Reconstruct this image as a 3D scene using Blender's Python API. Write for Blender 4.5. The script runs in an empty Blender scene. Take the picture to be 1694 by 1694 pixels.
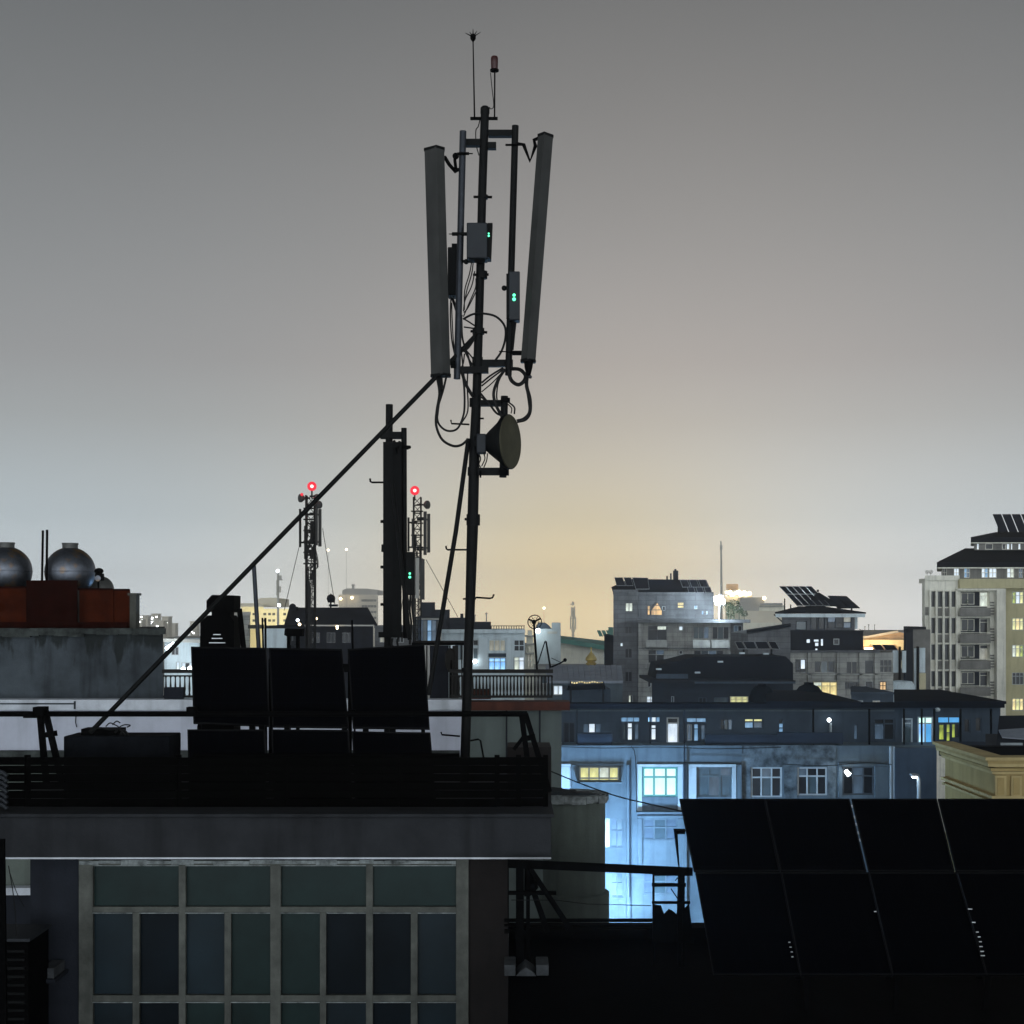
import bpy, bmesh, math, random
from mathutils import Vector, Matrix
random.seed(7)
S = bpy.context.scene
COL = S.collection
R = math.radians

# ------------------------------------------------------------------ camera, sky, exposure
F, H, ZC, CU = 2400.0, 1015.0, 26.0, 847.0          # focal length and horizon of the photograph, eye height
cam_d = bpy.data.cameras.new('camera')
cam_d.sensor_width = 36; cam_d.lens = F / 1694 * 36; cam_d.shift_y = (H - 847) / 1694
cam_d.clip_start = 0.1; cam_d.clip_end = 6000
cam = bpy.data.objects.new('camera', cam_d); COL.objects.link(cam)
cam.location = (0, 0, ZC); cam.rotation_euler = (R(90), 0, 0)
S.camera = cam

W = bpy.data.worlds.new('World'); S.world = W; W.use_nodes = True
nt = W.node_tree; nt.nodes.clear()
def N(t, kind, **kw):
    n = t.nodes.new(kind)
    for k, v in kw.items(): setattr(n, k, v)
    return n
def ramp(node, stops):
    e = node.color_ramp.elements
    while len(e) > 1: e.remove(e[-1])
    e[0].position, e[0].color = stops[0][0], (*stops[0][1], 1)
    for p, c in stops[1:]:
        k = e.new(p); k.color = (*c, 1)
tc = N(nt, 'ShaderNodeTexCoord')
sep = N(nt, 'ShaderNodeSeparateXYZ'); nt.links.new(tc.outputs['Generated'], sep.inputs[0])
rp = N(nt, 'ShaderNodeValToRGB')
nt.links.new(sep.outputs[2], rp.inputs[0])
# town glow: brightest at the skyline, fading towards the zenith
ramp(rp, [(0.0, (0.85, 0.945, 1.0)), (0.0645, (0.496, 0.568, 0.607)), (0.13, (0.36, 0.387, 0.397)), (0.17, (0.307, 0.317, 0.325)),
          (0.2485, (0.243, 0.254, 0.262)), (0.321, (0.191, 0.200, 0.206)), (0.39, (0.147, 0.156, 0.162)), (0.5, (0.095, 0.106, 0.11)), (0.7, (0.04, 0.046, 0.05)), (1.0, (0.025, 0.029, 0.032))])
def lobe(az, flat, power):                            # soft glow over the brighter quarter of the town, and the added one behind the viewer
    sc = N(nt, 'ShaderNodeVectorMath', operation='MULTIPLY'); nt.links.new(tc.outputs['Generated'], sc.inputs[0]); sc.inputs[1].default_value = (1, 1, flat)
    no = N(nt, 'ShaderNodeVectorMath', operation='NORMALIZE'); nt.links.new(sc.outputs[0], no.inputs[0])
    d = N(nt, 'ShaderNodeVectorMath', operation='DOT_PRODUCT'); nt.links.new(no.outputs[0], d.inputs[0]); d.inputs[1].default_value = Vector((math.sin(az), math.cos(az), 0))
    m = N(nt, 'ShaderNodeMath', operation='MAXIMUM'); nt.links.new(d.outputs['Value'], m.inputs[0]); m.inputs[1].default_value = 0
    w = N(nt, 'ShaderNodeMath', operation='POWER'); nt.links.new(m.outputs[0], w.inputs[0]); w.inputs[1].default_value = power
    return w.outputs[0]
def tinted(col_out, fac, c):
    t = N(nt, 'ShaderNodeMix', data_type='RGBA', blend_type='MULTIPLY'); nt.links.new(fac, t.inputs['Factor']); nt.links.new(col_out, t.inputs['A']); t.inputs['B'].default_value = (*c, 1)
    return t
w1 = tinted(rp.outputs[0], lobe(R(6.0), .55, 30), (1.53, 1.375, 1.27))
w0 = tinted(w1.outputs['Result'], lobe(R(180), .8, 1.6), (5.2, 5.2, 5.25))      # wide glow added behind the viewer to light the facades
tint = tinted(w0.outputs['Result'], lobe(R(2.2), 1.25, 100), (1.0, .79, .46))
nz = N(nt, 'ShaderNodeTexNoise'); nz.inputs['Scale'].default_value = 2.5; nz.inputs['Detail'].default_value = 3
nt.links.new(tc.outputs['Generated'], nz.inputs['Vector'])
mr = N(nt, 'ShaderNodeMapRange'); nt.links.new(nz.outputs['Fac'], mr.inputs[0])
mr.inputs['To Min'].default_value = 0.93; mr.inputs['To Max'].default_value = 1.07
bg = N(nt, 'ShaderNodeBackground'); nt.links.new(tint.outputs['Result'], bg.inputs['Color']); nt.links.new(mr.outputs[0], bg.inputs['Strength'])
out = N(nt, 'ShaderNodeOutputWorld'); nt.links.new(bg.outputs[0], out.inputs['Surface'])

S.view_settings.view_transform = 'Standard'; S.view_settings.look = 'None'
S.view_settings.exposure = 0; S.view_settings.gamma = 1; S.view_settings.use_curve_mapping = False
S.render.engine = 'CYCLES'
cy = S.cycles
cy.max_bounces = 5; cy.diffuse_bounces = 2; cy.glossy_bounces = 3; cy.transmission_bounces = 3; cy.volume_bounces = 0
cy.transparent_max_bounces = 6; cy.caustics_reflective = False; cy.caustics_refractive = False
cy.sample_clamp_indirect = 3; cy.use_light_tree = True; cy.use_denoising = True

# ------------------------------------------------------------------ helpers
def P(u, v, Y): return Vector(((u - CU) / F * Y, Y, ZC - (v - H) / F * Y))
def px(n, Y): return n / F * Y
def vg(Y): return H + ZC * F / Y                     # image row of the street at that distance
def zoomed(u0, v0, s): return lambda x, y: (u0 + x / s, v0 + y / s)
z1 = zoomed(660, 20, 5.647); z2 = zoomed(680, 300, 4.982); z3 = zoomed(680, 580, 5.647); z4 = zoomed(470, 640, 3.848)
z5 = zoomed(0, 860, 5.133); z6 = zoomed(300, 940, 4.706); z7 = zoomed(640, 960, 5.294); z8 = zoomed(0, 1140, 3.529)
zA = zoomed(980, 880, 5.294); zB = zoomed(1200, 920, 4.982); zC_ = zoomed(1460, 830, 4.706); zD = zoomed(900, 1130, 4.235)
zE = zoomed(1280, 1130, 4.092); zF = zoomed(820, 1280, 4.235); zG = zoomed(1100, 1290, 2.852); zH = zoomed(0, 1360, 2.017)
def rc(z, x0, y0, x1, y1): return (*z(x0, y0), *z(x1, y1))

class MB:
    def __init__(s): s.v = []; s.f = []
    def add(s, vs, fs):
        n = len(s.v); s.v += [Vector(p) for p in vs]; s.f += [tuple(i + n for i in f) for f in fs]; return s
    def box(s, x0, x1, y0, y1, z0, z1):
        x0, x1 = min(x0, x1), max(x0, x1); y0, y1 = min(y0, y1), max(y0, y1); z0, z1 = min(z0, z1), max(z0, z1)
        return s.add([(x0,y0,z0),(x1,y0,z0),(x1,y1,z0),(x0,y1,z0),(x0,y0,z1),(x1,y0,z1),(x1,y1,z1),(x0,y1,z1)],
                     [(0,3,2,1),(4,5,6,7),(0,1,5,4),(1,2,6,5),(2,3,7,6),(3,0,4,7)])
    def pb(s, u0, v0, u1, v1, Y, d):                 # box whose front face covers that picture rectangle at distance Y
        a, b = P(u0, v0, Y), P(u1, v1, Y)
        if d < 1.5: return s.box(a.x, b.x, Y, Y + d, b.z, a.z)
        return s.plan(a.x, b.x, Y, Y + d, b.z, a.z)
    def plan(s, x0, x1, y0, y1, z0, z1):             # deep body whose flanks turn away from the street in front
        k = y1 / y0; l = x0 * k if x0 > 0 else x0; r = x1 * k if x1 < 0 else x1
        return s.add([(x0,y0,z0),(x1,y0,z0),(r,y1,z0),(l,y1,z0),(x0,y0,z1),(x1,y0,z1),(r,y1,z1),(l,y1,z1)],
                     [(0,3,2,1),(4,5,6,7),(0,1,5,4),(1,2,6,5),(2,3,7,6),(3,0,4,7)])
    def loft(s, rings, cap=True):
        n = len(rings[0]); vs = [p for r in rings for p in r]; fs = []
        for k in range(len(rings) - 1):
            for i in range(n):
                j = (i + 1) % n
                fs.append((k*n+i, k*n+j, (k+1)*n+j, (k+1)*n+i))
        if cap: fs.append(tuple(range(n - 1, -1, -1))); fs.append(tuple((len(rings)-1)*n + i for i in range(n)))
        return s.add(vs, fs)
    def cyl(s, a, b, r, r2=None, n=10): return s.tube([a, b], [r, r if r2 is None else r2], n)
    def tube(s, pts, r, n=8):
        pts = [Vector(p) for p in pts]; rings = []; up = None
        for i, p in enumerate(pts):
            d = (pts[min(i+1, len(pts)-1)] - pts[max(i-1, 0)]).normalized()
            if up is None: up = Vector((0, 0, 1)) if abs(d.z) < .9 else Vector((1, 0, 0))
            x = d.cross(up).normalized(); y = x.cross(d).normalized(); up = y
            rr = r[i] if isinstance(r, (list, tuple)) else r
            rings.append([p + rr * (math.cos(2*math.pi*k/n) * x + math.sin(2*math.pi*k/n) * y) for k in range(n)])
        return s.loft(rings)
    def bar(s, a, b, w, d=None):                     # square bar
        a, b = Vector(a), Vector(b); d = w if d is None else d
        t = (b - a).normalized(); x = Vector((1, 0, 0)) if abs(t.x) < .8 else Vector((0, 0, 1))
        y = t.cross(x).normalized(); x = y.cross(t).normalized()
        return s.loft([[p + x*w/2*i + y*d/2*j for i, j in ((-1,-1),(1,-1),(1,1),(-1,1))] for p in (a, b)])
    def lathe(s, c, prof, n=16, axis=(0, 0, 1)):     # prof: (radius, height along the axis)
        ax = Vector(axis).normalized(); x = ax.orthogonal().normalized(); y = ax.cross(x); c = Vector(c)
        return s.loft([[c + ax*h + max(r, 1e-4)*(math.cos(2*math.pi*k/n)*x + math.sin(2*math.pi*k/n)*y) for k in range(n)] for r, h in prof])
    def sphere(s, c, r, n=14, m=9, sz=1.0):
        return s.lathe(c, [(r*math.sin(math.pi*k/m), -r*sz*math.cos(math.pi*k/m)) for k in range(m+1)], n)
    def prism(s, poly, y0, y1):                      # polygon in x,z extruded along y
        n = len(poly)
        return s.add([(x, y0, z) for x, z in poly] + [(x, y1, z) for x, z in poly],
                     [tuple(range(n)), tuple(range(2*n-1, n-1, -1))] + [(i, i+n, (i+1)%n+n, (i+1)%n) for i in range(n)])
    def pp(s, uv, Y, d): return s.prism([(P(u,v,Y).x, P(u,v,Y).z) for u, v in uv], Y, Y + d)
    def slab(s, a, b, c, d, t):                      # thick quad a,b,c,d (3-D corners), thickness t behind it
        a, b, c, d = map(Vector, (a, b, c, d)); n = (b - a).cross(d - a).normalized() * t
        if n.y < 0: n = -n
        return s.loft([[a, b, c, d], [a+n, b+n, c+n, d+n]])
    def hip(s, x0, x1, y0, y1, z0, over, zt, ix, iy, eave=.2):
        a = [(x0-over,y0-over),(x1+over,y0-over),(x1+over,y1+over),(x0-over,y1+over)]
        t = [(x0+ix,y0+iy),(x1-ix,y0+iy),(x1-ix,y1-iy),(x0+ix,y1-iy)]
        k = (y1+over)/(y0-over)
        if a[0][0] > 0: a[3] = (a[0][0]*k, a[3][1]); t[3] = (max(t[3][0], t[0][0]*(y1-iy)/(y0+iy)), t[3][1])
        if a[1][0] < 0: a[2] = (a[1][0]*k, a[2][1]); t[2] = (min(t[2][0], t[1][0]*(y1-iy)/(y0+iy)), t[2][1])
        return s.loft([[Vector((*p, z0)) for p in a], [Vector((*p, z0+eave)) for p in a], [Vector((*p, zt)) for p in t]])

BASE = {}
def finish(me, smooth=True):
    bm = bmesh.new(); bm.from_mesh(me); bmesh.ops.recalc_face_normals(bm, faces=bm.faces); bm.to_mesh(me); bm.free()
    if smooth:
        me.shade_smooth(); me.set_sharp_from_angle(angle=R(38))
def mesh_of(name, mb, mat, off=Vector((0, 0, 0))):
    me = bpy.data.meshes.new(name); me.from_pydata([p - off for p in mb.v], [], mb.f); me.materials.append(mat); finish(me); return me
def thing(name, label, cat, base, group=None, kind=None):
    o = bpy.data.objects.new(name, None); COL.objects.link(o); o.location = base; o.empty_display_size = .3
    o['label'] = label; o['category'] = cat
    if group: o['group'] = group
    if kind: o['kind'] = kind
    BASE[o.name] = Vector(base); return o
def part(name, mb, mat, parent, label=None, kind=None, bevel=0):
    b = BASE[parent.name]
    o = bpy.data.objects.new(name, mesh_of(name, mb, mat, b)); COL.objects.link(o); o.parent = parent; BASE[o.name] = b
    if label: o['label'] = label
    if kind: o['kind'] = kind
    if bevel:
        m = o.modifiers.new('bevel', 'BEVEL'); m.width = bevel; m.segments = 2; m.limit_method = 'ANGLE'
    return o
def piece(name, me, loc, parent):                    # a copy of a shared mesh at its own place
    o = bpy.data.objects.new(name, me); COL.objects.link(o); o.parent = parent; o.location = Vector(loc) - BASE[parent.name]
    BASE[o.name] = Vector(loc); return o
def single(name, mb, mat, label, cat, base, group=None, kind=None, bevel=0):
    o = bpy.data.objects.new(name, mesh_of(name, mb, mat, Vector(base))); COL.objects.link(o); o.location = base
    if label: o['label'] = label
    if cat: o['category'] = cat
    if group: o['group'] = group
    if kind: o['kind'] = kind
    if bevel:
        m = o.modifiers.new('bevel', 'BEVEL'); m.width = bevel; m.segments = 2; m.limit_method = 'ANGLE'
    BASE[o.name] = Vector(base); return o
def lamp(name, loc, col, watts, radius=.1, parent=None):
    d = bpy.data.lights.new(name, 'POINT'); d.color = col; d.energy = watts; d.shadow_soft_size = radius
    o = bpy.data.objects.new(name, d); COL.objects.link(o)
    if parent: o.parent = parent; o.location = Vector(loc) - BASE[parent.name]
    else: o.location = loc
    return o
def smooth_path(pts, k=5):
    q = [Vector(p) for p in pts]; q = [q[0]*2-q[1]] + q + [q[-1]*2-q[-2]]; o = []
    for i in range(1, len(q) - 2):
        for j in range(k):
            t = j / k; a, b, c, d = q[i-1:i+3]
            o.append(.5*((2*b) + (c-a)*t + (2*a-5*b+4*c-d)*t*t + (3*b-a-3*c+d)*t**3))
    return o + [q[-2]]

# ------------------------------------------------------------------ materials
def principled(name, col, rough=.8, metal=0., spec=.5):
    m = bpy.data.materials.new(name); m.use_nodes = True; b = m.node_tree.nodes['Principled BSDF']
    b.inputs['Base Color'].default_value = (*col, 1); b.inputs['Roughness'].default_value = rough
    b.inputs['Metallic'].default_value = metal; b.inputs['Specular IOR Level'].default_value = spec
    return m, m.node_tree, b
def surf(name, col, rough=.85, var=.3, scale=2.0, stain=0., metal=0., spec=.25, bump=.2, fine=30):
    """uneven painted / weathered surface: patchy tone, fine grain, optional run-down stains"""
    m, t, b = principled(name, col, rough, metal, spec)
    c = N(t, 'ShaderNodeTexCoord')
    n1 = N(t, 'ShaderNodeTexNoise'); n1.inputs['Scale'].default_value = scale; n1.inputs['Detail'].default_value = 6; n1.inputs['Roughness'].default_value = .65
    t.links.new(c.outputs['Object'], n1.inputs['Vector'])
    r1 = N(t, 'ShaderNodeMapRange'); t.links.new(n1.outputs['Fac'], r1.inputs[0])
    r1.inputs['From Min'].default_value = .3; r1.inputs['From Max'].default_value = .7
    r1.inputs['To Min'].default_value = 1 - var; r1.inputs['To Max'].default_value = 1 + var * .6
    val = r1.outputs[0]
    if stain:
        mp = N(t, 'ShaderNodeMapping'); mp.inputs['Scale'].default_value = (3.5, 3.5, .35); t.links.new(c.outputs['Object'], mp.inputs[0])
        n2 = N(t, 'ShaderNodeTexNoise'); n2.inputs['Scale'].default_value = 1.0; n2.inputs['Detail'].default_value = 4; t.links.new(mp.outputs[0], n2.inputs['Vector'])
        r2 = N(t, 'ShaderNodeMapRange'); t.links.new(n2.outputs['Fac'], r2.inputs[0]); r2.inputs['From Min'].default_value = .5; r2.inputs['From Max'].default_value = .72
        r2.inputs['To Min'].default_value = 1; r2.inputs['To Max'].default_value = 1 - stain
        mm = N(t, 'ShaderNodeMath', operation='MULTIPLY'); t.links.new(val, mm.inputs[0]); t.links.new(r2.outputs[0], mm.inputs[1]); val = mm.outputs[0]
    vm = N(t, 'ShaderNodeVectorMath', operation='SCALE'); vm.inputs[0].default_value = col; t.links.new(val, vm.inputs['Scale'])
    t.links.new(vm.outputs[0], b.inputs['Base Color'])
    if bump:
        n3 = N(t, 'ShaderNodeTexNoise'); n3.inputs['Scale'].default_value = fine; n3.inputs['Detail'].default_value = 4; t.links.new(c.outputs['Object'], n3.inputs['Vector'])
        bp = N(t, 'ShaderNodeBump'); bp.inputs['Strength'].default_value = bump; bp.inputs['Distance'].default_value = .02
        t.links.new(n3.outputs['Fac'], bp.inputs['Height']); t.links.new(bp.outputs[0], b.inputs['Normal'])
    return m
def lit(name, c1, strength, c2=None, scale=3.0):
    """a lit room seen through its pane: uneven glow with hanging curtains, under a glass skin"""
    m, t, b = principled(name, (.02, .02, .02), .2)
    c2 = c2 or tuple(x * .45 for x in c1)
    c = N(t, 'ShaderNodeTexCoord'); mp = N(t, 'ShaderNodeMapping'); mp.inputs['Scale'].default_value = (scale, scale, scale * .25)
    t.links.new(c.outputs['Object'], mp.inputs[0])
    n = N(t, 'ShaderNodeTexNoise'); n.inputs['Scale'].default_value = 1; n.inputs['Detail'].default_value = 3; t.links.new(mp.outputs[0], n.inputs['Vector'])
    rr = N(t, 'ShaderNodeValToRGB'); ramp(rr, [(.38, c2), (.62, c1)]); t.links.new(n.outputs['Fac'], rr.inputs[0])
    t.links.new(rr.outputs[0], b.inputs['Emission Color']); b.inputs['Emission Strength'].default_value = strength
    return m
def glow(name, col, strength):
    m, t, b = principled(name, (.02, .02, .02), .4); b.inputs['Emission Color'].default_value = (*col, 1); b.inputs['Emission Strength'].default_value = strength; return m
def panel_mat(name, base):
    m, t, b = principled(name, base, .4, 0, .012)
    c = N(t, 'ShaderNodeTexCoord'); br = N(t, 'ShaderNodeTexBrick'); br.offset = 0; br.inputs['Scale'].default_value = 1
    br.inputs['Brick Width'].default_value = .16; br.inputs['Row Height'].default_value = .16; br.inputs['Mortar Size'].default_value = .004
    br.inputs['Color1'].default_value = (*base, 1); br.inputs['Color2'].default_value = (*[x*.8 for x in base], 1); br.inputs['Mortar'].default_value = (*[x*2.2 for x in base], 1)
    t.links.new(c.outputs['Object'], br.inputs['Vector']); t.links.new(br.outputs['Color'], b.inputs['Base Color'])
    return m

M = {}
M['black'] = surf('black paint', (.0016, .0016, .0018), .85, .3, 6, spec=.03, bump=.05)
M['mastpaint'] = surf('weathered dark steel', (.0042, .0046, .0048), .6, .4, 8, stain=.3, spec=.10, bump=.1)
M['galv'] = surf('galvanised pipe', (.03, .034, .042), .45, .3, 9, metal=.5, bump=.08)
M['radome'] = surf('grey radome', (.038, .038, .036), .6, .25, 3, stain=.35, spec=.3, bump=.05)
M['radome2'] = surf('olive dish cover', (.055, .05, .028), .7, .3, 5, stain=.3, bump=.05)
M['unit'] = surf('slate radio housing', (.014, .0165, .021), .6, .2, 6, spec=.3, bump=.05)
M['cable'] = surf('black cable', (.005, .005, .005), .6, .2, 12, spec=.2, bump=0)
M['panel'] = panel_mat('solar cells', (.001, .0011, .0018))
M['panelfar'] = panel_mat('solar cells far', (.012, .014, .022))
M['rim'] = surf('black panel rim', (.006, .006, .0065), .6, .2, 8, spec=.04, bump=0)
M['alu'] = surf('aluminium rim', (.42, .43, .44), .4, .2, 8, metal=.6, bump=0)
M['fascia'] = surf('grey fascia render', (.021, .0225, .026), .9, .35, 2.2, stain=.5, bump=.25)
M['darkwall'] = surf('dark blue black wall', (.012, .0145, .021), .9, .3, 2.5, stain=.3)
M['darkred'] = surf('dark brown wall', (.013, .0105, .010), .9, .3, 2.5, stain=.3)
M['frame'] = surf('grey green steel frame', (.085, .089, .078), .6, .45, 5, stain=.4)
M['pane1'] = surf('green tinted pane', (.009, .022, .021), .3, .5, .9, spec=.12, bump=.03, fine=2)
M['pane2'] = surf('blue tinted pane', (.007, .0155, .0215), .3, .5, .9, spec=.12, bump=.03, fine=2)
M['pane3'] = surf('dark pane', (.004, .0075, .011), .3, .5, .9, spec=.06, bump=.03, fine=2)
M['board'] = surf('charred dark boards', (.001, .001, .001), .95, .4, 5, spec=.03)
M['whitewall'] = surf('pale blue white wall', (.50, .52, .60), .9, .12, 1.5, stain=.18)
M['coping'] = surf('white coping', (.58, .61, .66), .85, .2, 3, stain=.3)
M['redcoping'] = surf('red brown coping', (.075, .024, .015), .8, .3, 3, stain=.3)
M['greenwall'] = surf('grey green wall', (.125, .15, .143), .9, .15, 1.5, stain=.2)
M['penthouse'] = surf('stained grey render', (.056, .067, .077), .95, .6, .7, stain=.6, bump=.4)
t_ = M['penthouse'].node_tree; b_ = t_.nodes['Principled BSDF']; old = b_.inputs['Base Color'].links[0].from_socket; c_ = N(t_, 'ShaderNodeTexCoord')    # black water runs below the broken cornice
m_ = N(t_, 'ShaderNodeMapping'); m_.inputs['Scale'].default_value = (2.2, 2.2, .5); t_.links.new(c_.outputs['Object'], m_.inputs[0])
n_ = N(t_, 'ShaderNodeTexNoise'); n_.inputs['Scale'].default_value = 1.6; n_.inputs['Detail'].default_value = 7; t_.links.new(m_.outputs[0], n_.inputs['Vector'])
g_ = N(t_, 'ShaderNodeTexCoord'); z_ = N(t_, 'ShaderNodeSeparateXYZ'); t_.links.new(g_.outputs['Generated'], z_.inputs[0])
k_ = N(t_, 'ShaderNodeMapRange'); t_.links.new(z_.outputs[2], k_.inputs[0]); k_.inputs['From Min'].default_value = .72; k_.inputs['From Max'].default_value = 1.0; k_.inputs['To Min'].default_value = -.10; k_.inputs['To Max'].default_value = .14
a_ = N(t_, 'ShaderNodeMath', operation='ADD'); t_.links.new(n_.outputs['Fac'], a_.inputs[0]); t_.links.new(k_.outputs[0], a_.inputs[1])
q_ = N(t_, 'ShaderNodeMapRange'); t_.links.new(a_.outputs[0], q_.inputs[0]); q_.inputs['From Min'].default_value = .57; q_.inputs['From Max'].default_value = .64; q_.inputs['To Max'].default_value = .82
x_ = N(t_, 'ShaderNodeMix', data_type='RGBA'); t_.links.new(q_.outputs[0], x_.inputs['Factor']); t_.links.new(old, x_.inputs['A']); x_.inputs['B'].default_value = (.012, .015, .014, 1); t_.links.new(x_.outputs['Result'], b_.inputs['Base Color'])
M['moss'] = surf('mossy cornice', (.05, .057, .054), .95, .8, 3, stain=.5, bump=.5)
M['redsheet'] = surf('red painted sheet', (.040, .0075, .0025), .8, .4, 3, stain=.3, spec=.02)
M['redsheet2'] = surf('dark red painted sheet', (.014, .0026, .0015), .8, .4, 3, stain=.3, spec=.02)
M['olivepost'] = surf('olive grey post', (.07, .07, .06), .9, .3, 4)
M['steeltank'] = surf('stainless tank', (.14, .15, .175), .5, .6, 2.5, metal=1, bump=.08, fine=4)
t_ = M['steeltank'].node_tree; b_ = t_.nodes['Principled BSDF']; old = b_.inputs['Base Color'].links[0].from_socket    # warm patches painted in for a lamp's reflection
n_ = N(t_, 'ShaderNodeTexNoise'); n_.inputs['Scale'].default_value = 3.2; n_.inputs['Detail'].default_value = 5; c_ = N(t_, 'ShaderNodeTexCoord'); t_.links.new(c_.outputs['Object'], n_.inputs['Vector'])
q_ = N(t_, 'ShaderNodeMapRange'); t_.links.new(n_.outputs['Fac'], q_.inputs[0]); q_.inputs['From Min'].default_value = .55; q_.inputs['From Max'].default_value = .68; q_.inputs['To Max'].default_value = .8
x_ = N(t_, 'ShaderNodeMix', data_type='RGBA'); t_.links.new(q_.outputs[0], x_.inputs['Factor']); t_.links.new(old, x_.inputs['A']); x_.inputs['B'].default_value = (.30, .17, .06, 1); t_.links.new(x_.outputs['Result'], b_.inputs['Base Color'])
M['darktank'] = surf('dull dark tank', (.09, .09, .085), .5, .3, 3, metal=.4, bump=.05)
M['beige'] = surf('grey green block render', (.125, .145, .128), .95, .2, 1.6, stain=.3, bump=.3)
M['crumble'] = surf('broken concrete edge', (.26, .285, .285), .95, .8, 6, bump=.8)
M['tarp'] = surf('dark wet tarpaulin', (.028, .034, .038), .8, .9, 4, bump=.6, fine=10)
M['concrete'] = surf('concrete block', (.05, .054, .058), .95, .5, 4, bump=.5)
M['footing'] = surf('dark wet concrete', (.006, .007, .009), .95, .5, 3, spec=.05, bump=.4)
M['deck'] = surf('bitumen roof deck', (.0025, .0025, .003), .9, .5, 1.5, spec=.02, bump=.3)
M['ground'] = surf('dark street ground', (.045, .045, .047), .9, .3, .05)
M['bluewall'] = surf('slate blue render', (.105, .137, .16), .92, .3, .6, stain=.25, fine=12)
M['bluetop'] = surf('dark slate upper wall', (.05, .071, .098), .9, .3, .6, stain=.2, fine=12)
M['bluedark'] = surf('dark parapet', (.017, .024, .036), .9, .3, .8)
M['roughwall'] = surf('patchy bare brick wall', (.12, .145, .16), .95, 1.0, 1.6, stain=.3, bump=.6, fine=8)
M['palecol'] = surf('pale column', (.42, .48, .51), .9, .15, .8, stain=.2)
M['darkroof'] = surf('dark metal roof', (.008, .010, .015), .95, .35, .5, spec=.02)
M['darkroof2'] = surf('charcoal roof sheet', (.026, .03, .038), .9, .3, .4, spec=.05)
M['aptwall'] = surf('dark stone facade', (.155, .163, .172), .9, .4, .6, stain=.3, fine=6)
M['aptlight'] = surf('lighter stone facade', (.42, .425, .395), .9, .4, .6, stain=.35, fine=6)
for k_ in ('aptwall', 'aptlight'):                   # far coursed stone: dark joints between the courses
    t_ = M[k_].node_tree; b_ = t_.nodes['Principled BSDF']; old = b_.inputs['Base Color'].links[0].from_socket; c_ = N(t_, 'ShaderNodeTexCoord')
    m_ = N(t_, 'ShaderNodeMapping'); m_.inputs['Rotation'].default_value = (R(90), 0, 0); t_.links.new(c_.outputs['Object'], m_.inputs[0])
    br = N(t_, 'ShaderNodeTexBrick'); t_.links.new(m_.outputs[0], br.inputs['Vector']); br.inputs['Scale'].default_value = 1; br.inputs['Brick Width'].default_value = 1.9; br.inputs['Row Height'].default_value = .44
    br.inputs['Mortar Size'].default_value = .03; br.inputs['Mortar Smooth'].default_value = .6; br.inputs['Color1'].default_value = (1, 1, 1, 1); br.inputs['Color2'].default_value = (.78, .78, .8, 1); br.inputs['Mortar'].default_value = (.55, .55, .57, 1)
    x_ = N(t_, 'ShaderNodeMix', data_type='RGBA', blend_type='MULTIPLY'); x_.inputs['Factor'].default_value = 1; t_.links.new(old, x_.inputs['A']); t_.links.new(br.outputs['Color'], x_.inputs['B']); t_.links.new(x_.outputs['Result'], b_.inputs['Base Color'])
M['towerwall'] = surf('cream tower render', (.76, .74, .64), .9, .25, .4, stain=.25, fine=6)
M['towertan'] = surf('mustard tower render', (.48, .44, .27), .9, .15, .4, stain=.15, fine=6)
M['towerdark'] = surf('grey balcony render', (.20, .195, .18), .9, .4, .6, stain=.2)
M['creamwall'] = surf('ochre rendered wall', (.42, .315, .135), .95, .18, .9, stain=.15, spec=.04)
M['creamtrim'] = surf('cream moulding', (.52, .41, .20), .95, .2, 1.5, stain=.15, spec=.04)
M['palewall'] = surf('pale grey facade', (.60, .69, .73), .9, .18, .4, stain=.25)
M['hallwall'] = surf('pale hall wall', (.80, .78, .66), .9, .12, .3, stain=.15)
M['greenroof'] = surf('green roof sheet', (.10, .26, .22), .7, .25, .5)
M['bluesheet'] = surf('blue grey corrugated roof', (.26, .29, .34), .7, .25, .6, stain=.2)
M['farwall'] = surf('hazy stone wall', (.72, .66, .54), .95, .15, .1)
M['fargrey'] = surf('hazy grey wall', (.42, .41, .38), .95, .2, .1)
M['yellowlit'] = surf('yellow painted wall', (.66, .60, .40), .95, .25, .12)
M['orangelit'] = surf('orange brick wall', (.50, .36, .24), .95, .4, .5)
M['glassdark'] = surf('dark window glass', (.010, .012, .016), .25, .4, .8, spec=.3, bump=0)
M['glassteal'] = surf('teal window glass', (.055, .085, .10), .25, .5, .6, spec=.5, bump=0)
M['glasshazed'] = surf('haze paled blue window glass', (.085, .115, .15), .4, .4, .8, spec=.2, bump=0)  # blue alley haze painted into the pane colour by paling it
M['sash'] = surf('pale window sash', (.42, .45, .46), .7, .2, 2)
M['sashdark'] = surf('dark window sash', (.05, .06, .07), .7, .2, 2)
M['leaf'] = surf('dark leaves', (.05, .075, .04), .8, .5, 3, bump=0)
M['rail'] = surf('dark baluster paint', (.010, .009, .008), .7, .3, 6)
M['gold'] = surf('gilded dome', (.55, .42, .14), .4, .2, 2, metal=.6)
M['lamphead'] = surf('lamp housing', (.3, .31, .32), .5, .2, 4)
M['warm'] = lit('warm room', (1, .82, .36), 1.3)
M['yellow'] = lit('yellow room', (.95, .95, .42), 1.05)
M['pale'] = lit('pale room', (.85, .95, .82), 1.0)
M['white'] = lit('white room', (.85, .95, 1), 1.1, (.5, .62, .75))
M['cyan'] = lit('cyan bright room', (.72, 1, .93), 1.5, (.45, .95, .80), 1.2)
M['blue'] = lit('blue room', (.35, .65, 1), .7, (.10, .25, .45))
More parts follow.
